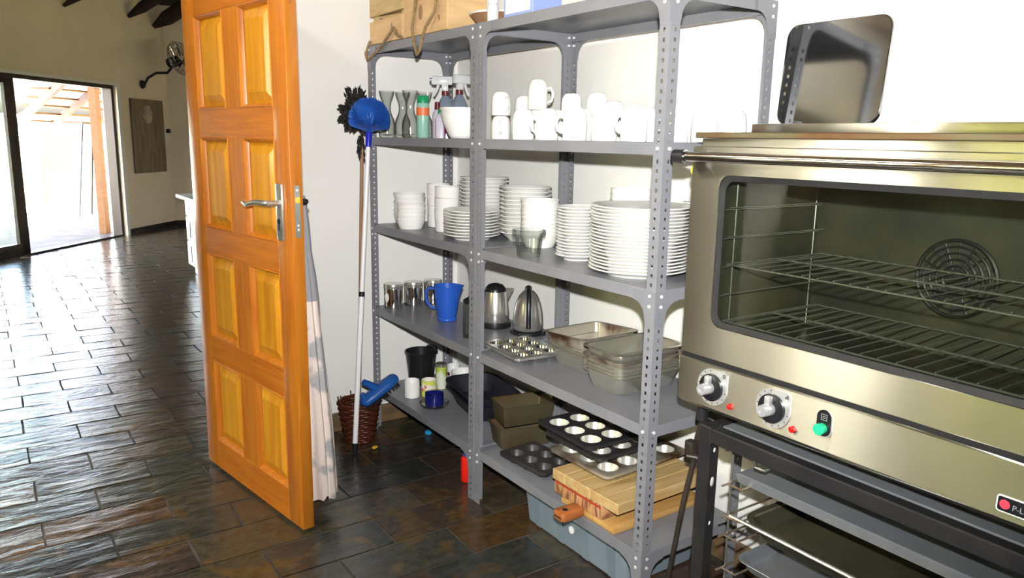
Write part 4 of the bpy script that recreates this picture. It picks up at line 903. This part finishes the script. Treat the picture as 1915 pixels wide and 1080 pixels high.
for k in range(2600):
    a2 = rr.uniform(0, 2*PI); e2 = 1.30*rr.uniform(0, 1)**.62; ln = .058*math.cos(e2)+math.sqrt(.087**2-(.058*math.sin(e2))**2)+rr.uniform(-.007, .003)
    d = Vector((math.sin(e2)*math.cos(a2), math.sin(e2)*math.sin(a2), math.cos(e2))); p0 = Vector((0, 0, Ln+.004))
    mid = p0+d*ln*.5+Vector((0, 0, .004)); s_ = d.cross(Vector((.3, .5, .8))).normalized(); b2 = d.cross(s_)
    vs = []
    for p, r_ in ((p0, .0016), (mid, .0014), (p0+d*ln, .0010)):
        vs += [MQ @ (p+s_*r_), MQ @ (p-s_*r_*.5+b2*r_*.87), MQ @ (p-s_*r_*.5-b2*r_*.87)]
    g.add(vs, [(0, 1, 4, 3), (1, 2, 5, 4), (2, 0, 3, 5), (3, 4, 7, 6), (4, 5, 8, 7), (5, 3, 6, 8), (6, 7, 8)])
o = obj('bristles', g, M['blue_bristle'], t, ang=0); o['kind'] = 'stuff'
g = G(); g.lathe([(0, .0), (.010, .0), (.048, .022), (.066, .048), (.066, .080), (.046, .108), (0, .122)], 24, MQ @ Matrix.Translation((0, 0, Ln+.004))); obj('core', g, M['blue_bristle'], t, ang=60)
# blue broom head resting on the basket rim
t = thing('broom_head', 'blue plastic broom head propped on the wicker basket', 'broom', (1.360, 3.0, .268))
a_, b_ = Vector((-.082, -.012, -.050)), Vector((.084, -.012, .048))
dirv = (b_-a_).normalized(); nrm = Vector((-.45, 0, .89)); nrm = (nrm-dirv*nrm.dot(dirv)).normalized(); sid = dirv.cross(nrm)
def brect(k, w_, h_): 
    c = a_.lerp(b_, k); return [c+sid*w_*math.cos(2*PI*j/20)*1+nrm*h_*math.sin(2*PI*j/20) for j in range(20)]
g = G(); g.loft([brect(k, w_, h_) for k, w_, h_ in ((-.02, .006, .004), (.01, .024, .016), (.08, .034, .023), (.3, .038, .026), (.7, .038, .026), (.92, .034, .023), (.99, .024, .016), (1.02, .006, .004))]); obj('block', g, M['blue2'], t, ang=60)
g = G(); c = a_.lerp(b_, .45)+nrm*.018; g.tube([c, c+nrm*.03+dirv*.012*-1, c+nrm*.062-dirv*.030], [.020, .016, .014], 14); g.tube([a_.lerp(b_, .12)+nrm*.012, a_.lerp(b_, .12)+nrm*.040], [.014, .010], 10); obj('socket', g, M['blue2'], t, ang=50)
g = G()
for k in range(260):
    kk = rr.uniform(.06, .94); p = a_.lerp(b_, kk)+sid*rr.uniform(-.026, .026)-nrm*.018; e_ = p-nrm*rr.uniform(.018, .026)+dirv*rr.uniform(-.004, .004)
    g.tube([p, e_], .0011, 3)
o = obj('bristles', g, M['feather'], t, ang=0); o['kind'] = 'stuff'

# ------------------------------------------------------------------ oven
OX, OYR, OYL = 1.42, .40, 1.30
t = thing('convection_oven', 'stainless steel convection oven with a wide glass drop door', 'oven', (OX, OYR, .708))
OM = Matrix.Translation((-OX, -OYR, -.708))
def part(name, g, m_, parent=None, ang=35): 
    g.v = [tuple(OM @ Vector(v)) for v in g.v]
    return obj(name, g, m_, parent or t, ang=ang)
g = G(); g.box(1.448, 1.905, 1.245, 1.296, .712, 1.372); g.box(1.448, 1.905, .404, .455, .712, 1.372); g.box(1.448, 1.905, .455, 1.245, 1.325, 1.372); g.box(1.448, 1.905, .455, 1.245, .712, .865); g.box(1.865, 1.905, .455, 1.245, .865, 1.325)
part('casing', g, M['oven_steel'], ang=0)
g = G(); g.box(1.446, 1.864, 1.238, 1.2445, .866, 1.324); g.box(1.446, 1.864, .4555, .462, .866, 1.324); g.box(1.446, 1.864, .462, 1.238, 1.318, 1.324); g.box(1.446, 1.864, .462, 1.238, .866, .872); g.box(1.858, 1.864, .462, 1.238, .872, 1.318)
part('cavity', g, M['enamel'], ang=0)
g = G(); g.rbox(1.424, 1.905, .402, 1.299, 1.3725, 1.386, .002, 1); part('top_panel', g, M['oven_steel'])
g = G(); g.rbox(1.60, 1.895, .43, 1.276, 1.3865, 1.410, .003, 2); part('top_cover', g, M['oven_steel'])
def yz(ring_, x): return [(x, a2, b2) for a2, b2, _ in ring_]
yc, zc, hy, hz = (OYR+OYL)/2, (.846+1.354)/2, (OYL-OYR)/2-.001, (1.354-.846)/2
wy, wz = (.490+1.212)/2, (.927+1.289)/2
def inr(e, x, r_=.030): return yz(rrect((1.212-.490)/2+e, (1.289-.927)/2+e, r_, 0, cx=wy, cy=wz), x)
def outr(e, x): return yz(rrect(hy+e, hz+e, .004, 0, cx=yc, cy=zc), x)
g = G(); g.loft([outr(-.002, OX), inr(.0, OX), inr(0, OX+.026), outr(0, OX+.026), outr(0, OX+.002)], closed=True); odoor = part('oven_door', g, M['oven_steel'], ang=30)
g = G(); g.loft([inr(-.0005, OX+.004), inr(-.014, OX+.007, .024), inr(-.014, OX+.012, .024), inr(-.0005, OX+.012)], closed=True); part('window_gasket', g, M['black_matte'], odoor)
g = G(); g.loft([inr(-.013, OX+.0075, .024), inr(-.013, OX+.0105, .024)]); part('window_pane', g, M['oven_pane'], odoor, ang=0)
g = G(); g.loft([inr(-.001, OX+.020, .03), inr(-.001, OX+.0225, .03)]); part('inner_pane', g, M['oven_pane'], odoor, ang=0)
g = G(); g.tube([(OX-.040, 1.288, 1.329), (OX-.040, .415, 1.329)], .0115, 20); hb = part('handle', g, M['chrome'], odoor)
for y in (1.300, .403):
    g = G(); g.tube([(OX-.040, y-.016, 1.329), (OX-.040, y+.018, 1.329)], .0165, 18); g.rbox(OX-.040, OX-.0005, y-.013, y-.001 if y < 1 else y+.0, 1.321, 1.337, .003, 1); part('handle_end', g, M['black'], hb)
g = G(); g.loft([[(OX, y, .724), (OX, y, .830), (OX+.004, y, .833), (OX+.027, y, .833), (OX+.027, y, .709), (OX+.018, y, .709)] for y in (OYR+.001, OYL)]); cp = part('control_panel', g, M['oven_steel'], ang=20)
g = G(); g.box(OX+.004, OX+.026, OYR+.003, OYL-.003, .834, .8455); part('door_gap', g, M['black_matte'], ang=0)
def on_panel(z): return Matrix.Translation((OX, 0, 0)) @ Matrix(((0, 0, -1, 0), (-1, 0, 0, 0), (0, 1, 0, 0), (0, 0, 0, 1)))    # x right->-y, y up->z, out->-x
PM = Matrix(((0, 0, -1, OX), (-1, 0, 0, 0), (0, 1, 0, 0), (0, 0, 0, 1)))
for i, (ky, kz) in enumerate(((1.190, .779), (1.015, .779))):
    T = PM @ Matrix.Translation((-ky, kz, 0))
    outl = []
    for j in range(40):
        a2 = 2*PI*j/40; r_ = .0455
        if 0 < a2 < PI/2: 
            k_ = 1/max(math.cos(a2), math.sin(a2)); r_ = .0455*min(k_, 1.24)
        outl.append((r_*math.cos(a2), r_*math.sin(a2)))
    g = G(); g.prism(outl, .0, .0022, 'z', T); dl = part('dial_plate', g, M['dial'], cp, ang=30)
    g = G(); g.lathe([(0, .0024), (.0335, .0024), (.0335, .010), (.030, .012), (0, .012)], 36, T); part('knob_skirt', g, M['black'], dl)
    g = G(); g.lathe([(0, .0122), (.0150, .0122), (.0140, .040), (.0125, .043), (.005, .043), (.005, .0415), (0, .0415)], 28, T); g.rbox(-.0075, .0075, .0, .0315, .0122, .026, .003, 2, T); part('knob', g, M['knob'], dl)
    g = G()
    for k in range(11):
        a2 = R(100+25*k); c_, s_ = math.cos(a2), math.sin(a2); r_ = .0405
        g.add([(r_*c_-.0012*s_-.0022*c_, r_*s_+.0012*c_-.0022*s_, .0025), (r_*c_+.0012*s_-.0022*c_, r_*s_-.0012*c_-.0022*s_, .0025), (r_*c_+.0012*s_+.0022*c_, r_*s_-.0012*c_+.0022*s_, .0025), (r_*c_-.0012*s_+.0022*c_, r_*s_+.0012*c_+.0022*s_, .0025)], [(0, 1, 2, 3)], T)
    for a2, b2 in ((0, 0), (.005, 0), (0, .005), (.005, .005)) if i == 0 else ((0, 0), (.005, .005), (.005, 0), (.0025, .0025)):
        g.box(.0305+a2, .0345+a2, .0305+b2, .0345+b2, .0023, .0026, T)
    part('dial_marks', g, M['dial_mark'], dl, ang=0)['kind'] = 'stuff'
    T2 = PM @ Matrix.Translation((-(1.132 if i == 0 else .960), .747, 0))
    g = G(); g.lathe([(0, 0), (.0075, 0), (.0075, .006), (.005, .008), (0, .0085)], 18, T2); part('indicator_light', g, M['red_lens'], cp)
T = PM @ Matrix.Translation((-.887, .783, 0))
oval = [(.017*math.cos(2*PI*j/36), .012*(1 if math.sin(2*PI*j/36) > 0 else -1)*1+.017*math.sin(2*PI*j/36)+.002) for j in range(36)]
g = G(); g.prism(oval, 0, .002, 'z', T); bz = part('button_plate', g, M['black'], cp)
g = G(); g.prism([(a2+.003, b2-.001) for a2, b2 in oval], -.0003, .0012, 'z', T); part('button_surround', g, M['dial'], cp)
g = G()
for (x0, x1, y0, y1) in ((-.007, .007, .008, .0092), (-.007, .007, .0205, .0217), (-.007, -.0058, .008, .0217), (.0058, .007, .008, .0217), (-.003, .003, .012, .0132), (-.003, .003, .0165, .0177), (-.003, -.002, .012, .0177), (.002, .003, .012, .0177)): g.box(x0, x1, y0, y1, .002, .0023, T)
part('lamp_symbol', g, M['dial'], bz, ang=0)
T = PM @ Matrix.Translation((-.889, .773, 0)); g = G(); g.lathe([(0, .0022), (.0115, .0022), (.0115, .012), (.0125, .012), (.0125, .017), (.011, .019), (0, .019)], 28, T); part('green_button', g, M['green_btn'], bz)
T = PM @ Matrix.Translation((-.500, .752, 0))
g = G(); g.loft([rrect(.046, .0155, .006, 0, cx=.002), rrect(.046, .0155, .006, .0016, cx=.002)], M=T); badge = part('badge', g, M['ceramic2'], cp, ang=20)
g = G(); g.loft([rrect(.0435, .0130, .004, .0017, cx=.002), rrect(.0435, .0130, .004, .0024, cx=.002)], M=T); part('badge_field', g, M['black'], badge, ang=20)
g = G(); g.lathe([(0, .0025), (.0085, .0025), (.0085, .0031), (0, .0031)], 24, Matrix(T) @ Matrix.Translation((-.030, 0, 0))); part('badge_dot', g, M['logo_red'], badge)
fc = D.curves.new('badge_lettering', 'FONT'); fc.body = 'P-L'; fc.size = .014; fc.extrude = .0002; fo = D.objects.new('tmp', fc); COL.objects.link(fo)
bpy.context.view_layer.update(); me = D.meshes.new_from_object(fo.evaluated_get(bpy.context.evaluated_depsgraph_get())); D.objects.remove(fo)
g = G(); g.add([v.co for v in me.vertices], [tuple(p.vertices) for p in me.polygons], Matrix(T) @ Matrix.Translation((-.018, -.006, .0028))); part('badge_lettering', g, M['logo_grey'], badge, ang=0)
# inside: runners, racks, fan
for y in (1.222, .478):
    g = G()
    for x in (1.50, 1.82): g.tube([(x, y, .885), (x, y, 1.265)], .0019, 6)
    for z in (.925, .995, 1.065, 1.135, 1.205): g.tube([(1.46, y, z), (1.845, y, z)], .0018, 6); g.tube([(1.46, y+(.014 if y < 1 else -.014), z+.006), (1.845, y+(.014 if y < 1 else -.014), z+.006)], .0018, 6)
    part('rack_runner', g, M['wire'])
for z in (.939, 1.079):
    g = G()
    for k in range(19): y = .505+.0383*k; g.tube([(1.465, y, z), (1.84, y, z)], .0017, 6)
    rk = part('oven_rack', g, M['wire'])
    g = G(); g.tube([(1.465, .49, z-.004), (1.84, .49, z-.004), (1.84, 1.21, z-.004), (1.465, 1.21, z-.004)], .0022, 6, closed=True); g.tube([(1.65, .49, z-.004), (1.65, 1.21, z-.004)], .0028, 6); part('rack_frame', g, M['wire'], rk)
g = G()
for r_ in (.030, .045, .060, .075, .090): g.tube([(1.852, .862+r_*math.cos(2*PI*j/32), 1.06+r_*math.sin(2*PI*j/32)) for j in range(32)], .0032 if r_ < .09 else .005, 6, closed=True)
for k in range(8): a2 = PI*k/8; g.tube([(1.854, .862+.09*math.cos(a2), 1.06+.09*math.sin(a2)), (1.854, .862-.09*math.cos(a2), 1.06-.09*math.sin(a2))], .0025, 6)
g.lathe([(0, 0), (.022, 0), (.022, .006), (0, .008)], 20, Matrix.Translation((1.853, .862, 1.06)) @ Euler((0, R(-90), 0)).to_matrix().to_4x4()); part('fan_guard', g, M['fan_dark'])
g = G()
for k in range(7):
    T = Matrix.Translation((1.856, .862, 1.06)) @ Matrix.Rotation(2*PI*k/7, 4, 'X'); g.box(-.004, 0, .02, .082, -.010, .012, T)
part('fan_blade', g, M['tray_black'])
g = G(); g.tube([(1.458, 1.292, 1.295), (1.458, 1.326, 1.295)], .013, 16); part('side_stud', g, M['yellow']); t.children[-1].data.materials[0] = M['tin_old']
for (x, y) in ((1.47, 1.26), (1.47, .44), (1.87, 1.26), (1.87, .44)):
    g = G(); g.lathe([(0, .664), (.016, .664), (.013, .7115), (0, .7115)], 16, Matrix.Translation((x, y, 0))); part('foot', g, M['black'])

# ------------------------------------------------------------------ oven stand with wire runners
t = thing('oven_stand', 'black painted steel stand carrying the oven', 'stand', (1.44, .42, .0015))
OM = Matrix.Translation((-1.44, -.42, -.0015))
for (x, y) in ((1.445, 1.207), (1.445, .425), (1.86, 1.207), (1.86, .425)):
    g = G(); g.rbox(x, x+.038, y, y+.038, .0015, .662, .003, 1); lg = part('leg', g, M['black_paint'])
    if (x, y) == (1.445, 1.207):
        for k, (z, r_) in enumerate(((.515, .014), (.40, .006), (.60, .007))):
            g = G(); g.lathe([(0, 0), (r_, 0), (r_*.7, .0015), (0, .002)], 9, Matrix.Translation((1.465, 1.2075, z)) @ Euler((R(90), 0, .3)).to_matrix().to_4x4()); part('paint_chip', g, M['scuff'], lg)
for (x0, x1, y0, y1) in ((1.4455, 1.482, .463, 1.207), (1.8605, 1.897, .463, 1.207), (1.483, 1.86, 1.208, 1.244), (1.483, 1.86, .426, .462)):
    g = G(); g.rbox(x0, x1, y0, y1, .622, .660, .003, 1); part('rail', g, M['black_paint'])
g = G(); g.rbox(1.487, 1.86, .466, 1.204, .655, .6605, .001, 1); part('top_plate', g, M['alu'])
for y in (1.180, .470):
    sg = -1 if y > 1 else 1
    for x in (1.505, 1.70, 1.84):
        g = G(); g.tube([(x, y, .06), (x, y, .632)], .0030, 6); part('upright_wire', g, M['wire'])
    for z in (.605, .512, .425, .372, .28, .20):
        g = G(); g.tube([(1.470, y, z), (1.845, y, z)], .0030, 6); g.tube([(1.490, y, z), (1.490, y+sg*.045, z+.001), (1.840, y+sg*.045, z+.001), (1.840, y, z)], .0030, 6); part('runner_wire', g, M['wire_rust'])
g = G(); g.tube([(1.490, 1.17, .607), (1.488, 1.10, .603), (1.470, 1.085, .598), (1.472, 1.06, .598), (1.490, 1.05, .607), (1.490, .48, .607)], .0036, 8); part('front_wire', g, M['wire'])
g = G(); g.tube([(1.497, 1.170, .428), (1.497, .49, .428)], .0050, 8); part('front_wire', g, M['wire'])
t = thing('baking_sheet', 'flat grey aluminium baking sheet in the upper slot of the stand', 'baking tray', (1.515, .485, .5165))
g = G(); g.loft([[(0, 0, 0), (.325, 0, 0), (.325, .683, 0), (0, .683, 0)], [(-.006, -.001, .024), (.327, -.001, .024), (.327, .685, .024), (-.006, .685, .024)], [(-.002, .003, .026), (.323, .003, .026), (.323, .680, .026), (-.002, .680, .026)]]); obj('sheet', g, M['alu'], t, ang=20)
pan('deep_tray', 'deep dark baking tray in the middle slot of the stand', 'baking tray', (1.672, .810, .384), 0, .158, .330, .045, M['enamel'], None, rc=.05, fl_=.010, taper=.02)
pan('shallow_tray', 'pale aluminium tray in the lower slot of the stand', 'baking tray', (1.672, .815, .286), 0, .158, .335, .028, M['alu'], None, rc=.03, fl_=.008, taper=.012)

# ------------------------------------------------------------------ shiny tray leaning on the wall, iron tool
t = thing('leaning_tray', 'shiny rounded steel tray leaning on the wall on top of the oven', 'tray', (1.888, 1.268, 1.4125), (0, R(5), 0))
g = G(); g.loft([[(x, a2, b2+.14) for a2, b2, _ in rrect(.155-e, .137-e, .035, 0, 6)] for x, e in ((.004, 0), (.0, .001), (-.0012, .003), (-.0012, .004))]); obj('sheet', g, noisy(mat('tray_mirror_steel', (.38, .375, .36), .05, 1), (.33, .34, .36), nscale=6, rough2=.13), t, ang=20)
t = thing('toasting_iron', 'black cast iron long-handled toasting iron leaning beside the oven stand', 'iron tool', (1.492, 1.392, .0015))
g = G(); g.tube([(0, 0, 0), (.004, -.02, .12), (.006, -.026, .15), (.012, -.060, .40), (.018, -.085, .545)], [.010, .0095, .0075, .0075, .007], 12); obj('handle', g, M['iron'], t, ang=60)
g = G(); g.tube([(.003, -.016, .10), (.0045, -.022, .135)], .0125, 12); obj('ferrule', g, M['iron'], t)
g = G(); T = Matrix.Translation((.034, -.098, .590)) @ Euler((0, R(-78), R(-25))).to_matrix().to_4x4(); g.loft([rrect(r_, r_*.8, .03, z) for r_, z in ((.040, -.012), (.048, -.008), (.048, .008), (.040, .012))], M=T); obj('plate', g, M['iron'], t, ang=30)
g = G(); g.tube([(.0, -.070, .535), (.012, -.090, .535), (.030, -.105, .528), (.050, -.115, .520)], .006, 8); g.rbox(.004, .03, -.085, -.055, .535, .575, .005, 2); obj('hinge', g, M['iron'], t)

# ------------------------------------------------------------------ far room furnishings
t = thing('painting', 'dark painting of a pale flower on the far cream wall', 'painting'); t.matrix_world = MW @ Matrix.Translation((.25, -.03, .82))
g = G(); g.rbox(0, .80, 0, .028, 0, 1.0, .003, 1); obj('canvas', g, M['paint_canvas'], t)
g = G(); g.loft([[(x+.012*math.sin(z*7), -.002, z) for x, z in [(.40+.11*math.cos(2*PI*j/24)*(1+.2*math.sin(6*PI*j/12)), .80+.12*math.sin(2*PI*j/24)) for j in range(24)]], [(x, 0, z) for x, z in [(.40+.11*math.cos(2*PI*j/24), .80+.12*math.sin(2*PI*j/24)) for j in range(24)]]]); obj('painted_flower', g, M['paint_flower'], t)
g = G(); g.loft([[(.385, -.0015, .30), (.40, -.0015, .30), (.395, -.0015, .70), (.38, -.0015, .70)], [(.385, 0, .30), (.40, 0, .30), (.395, 0, .70), (.38, 0, .70)]]); obj('painted_stem', g, M['paint_flower'], t, ang=0)
t = thing('wall_fan', 'dark wall fan on a curved arm above the painting', 'fan'); t.matrix_world = MW @ Matrix.Translation((.58, -.015, 2.02))
g = G(); g.lathe([(0, 0), (.06, 0), (.045, .03), (0, .04)], 18, Euler((R(90), 0, 0)).to_matrix().to_4x4()); obj('wall_plate', g, M['black'], t)
g = G(); g.tube([(0, -.02, -.02), (.02, -.08, .09), (.06, -.18, .16), (.14, -.30, .17), (.18, -.34, .24)], .018, 10); obj('arm', g, M['black'], t, ang=60)
FT = Matrix.Translation((.20, -.38, .33)) @ Euler((R(70), R(28), R(-20))).to_matrix().to_4x4()
g = G(); g.lathe([(0, -.10), (.07, -.09), (.08, 0), (.06, .05), (0, .06)], 20, FT); obj('motor', g, M['black'], t, ang=50)
g = G()
for r_, z in ((.08, .05), (.16, .06), (.22, .08), (.24, .12), (.22, .16), (.14, .19), (.06, .20)): g.tube([FT @ Vector((r_*math.cos(2*PI*j/30), r_*math.sin(2*PI*j/30), z)) for j in range(30)], .004, 5, closed=True)
for k in range(24):
    a2 = 2*PI*k/24; g.tube([FT @ Vector((r_*math.cos(a2), r_*math.sin(a2), z)) for r_, z in ((.06, .05), (.20, .07), (.24, .12), (.20, .17), (.04, .20))], .0035, 5)
obj('guard', g, M['chrome'], t)
for k in range(3):
    g = G(); T = FT @ Matrix.Rotation(2*PI*k/3, 4, 'Z') @ Matrix.Translation((.12, 0, .12)) @ Matrix.Rotation(R(25), 4, 'X'); g.loft([rrect(.09, .06, .05, -.002), rrect(.09, .06, .05, .002)], M=T); obj('blade', g, M['alu_dark'], t)
t = thing('wall_switch', 'small dark plug in a white wall socket beside the painting', 'socket'); t.matrix_world = MW @ Matrix.Translation((1.12, -.012, 1.40))
g = G(); g.rbox(-.05, .05, 0, .012, -.18, .08, .003, 1); obj('plate', g, M['plaster'], t); g = G(); g.rbox(-.005, .05, -.05, 0, -.03, .03, .006, 1); obj('plug', g, M['black'], t)
t = thing('dresser', 'cream enamel cabinet with dark slot handles peeping out behind the door', 'cabinet', (1.63, 6.9, .0015))
g = G(); g.rbox(0, .55, 0, 1.1, .09, .745, .006, 1); g.rbox(.04, .51, .03, 1.07, 0, .09, .004, 1); obj('body', g, M['white_app'], t)
g = G(); g.rbox(-.085, .57, -.02, 1.14, .75, .785, .008, 2); obj('top', g, M['white_app'], t)
for k in range(2):
    for z0, z1, nm in ((.58, .735, 'drawer'), (.34, .57, 'cupboard_door'), (.10, .33, 'cupboard_door')):
        g = G(); g.rbox(-.014, 0, .55*k+.01, .55*k+.54, z0, z1, .004, 1); dr = obj(nm, g, M['white_app'], t)
        g = G(); g.rbox(-.019, -.014, .55*k+.36, .55*k+.47, z0+.035, z1-.035 if nm != 'drawer' else z0+.10, .002, 1); obj('handle_slot', g, M['black'], dr)
t = thing('toaster', 'small steel toaster on the cream cabinet behind the door', 'toaster', (1.70, 7.55, .788))
g = G(); g.rbox(0, .16, 0, .28, 0, .12, .02, 3); obj('body', g, M['steel'], t); g = G(); g.box(.04, .06, .04, .24, .1195, .121); g.box(.10, .12, .04, .24, .1195, .121); obj('slot', g, M['black'], t, ang=0)
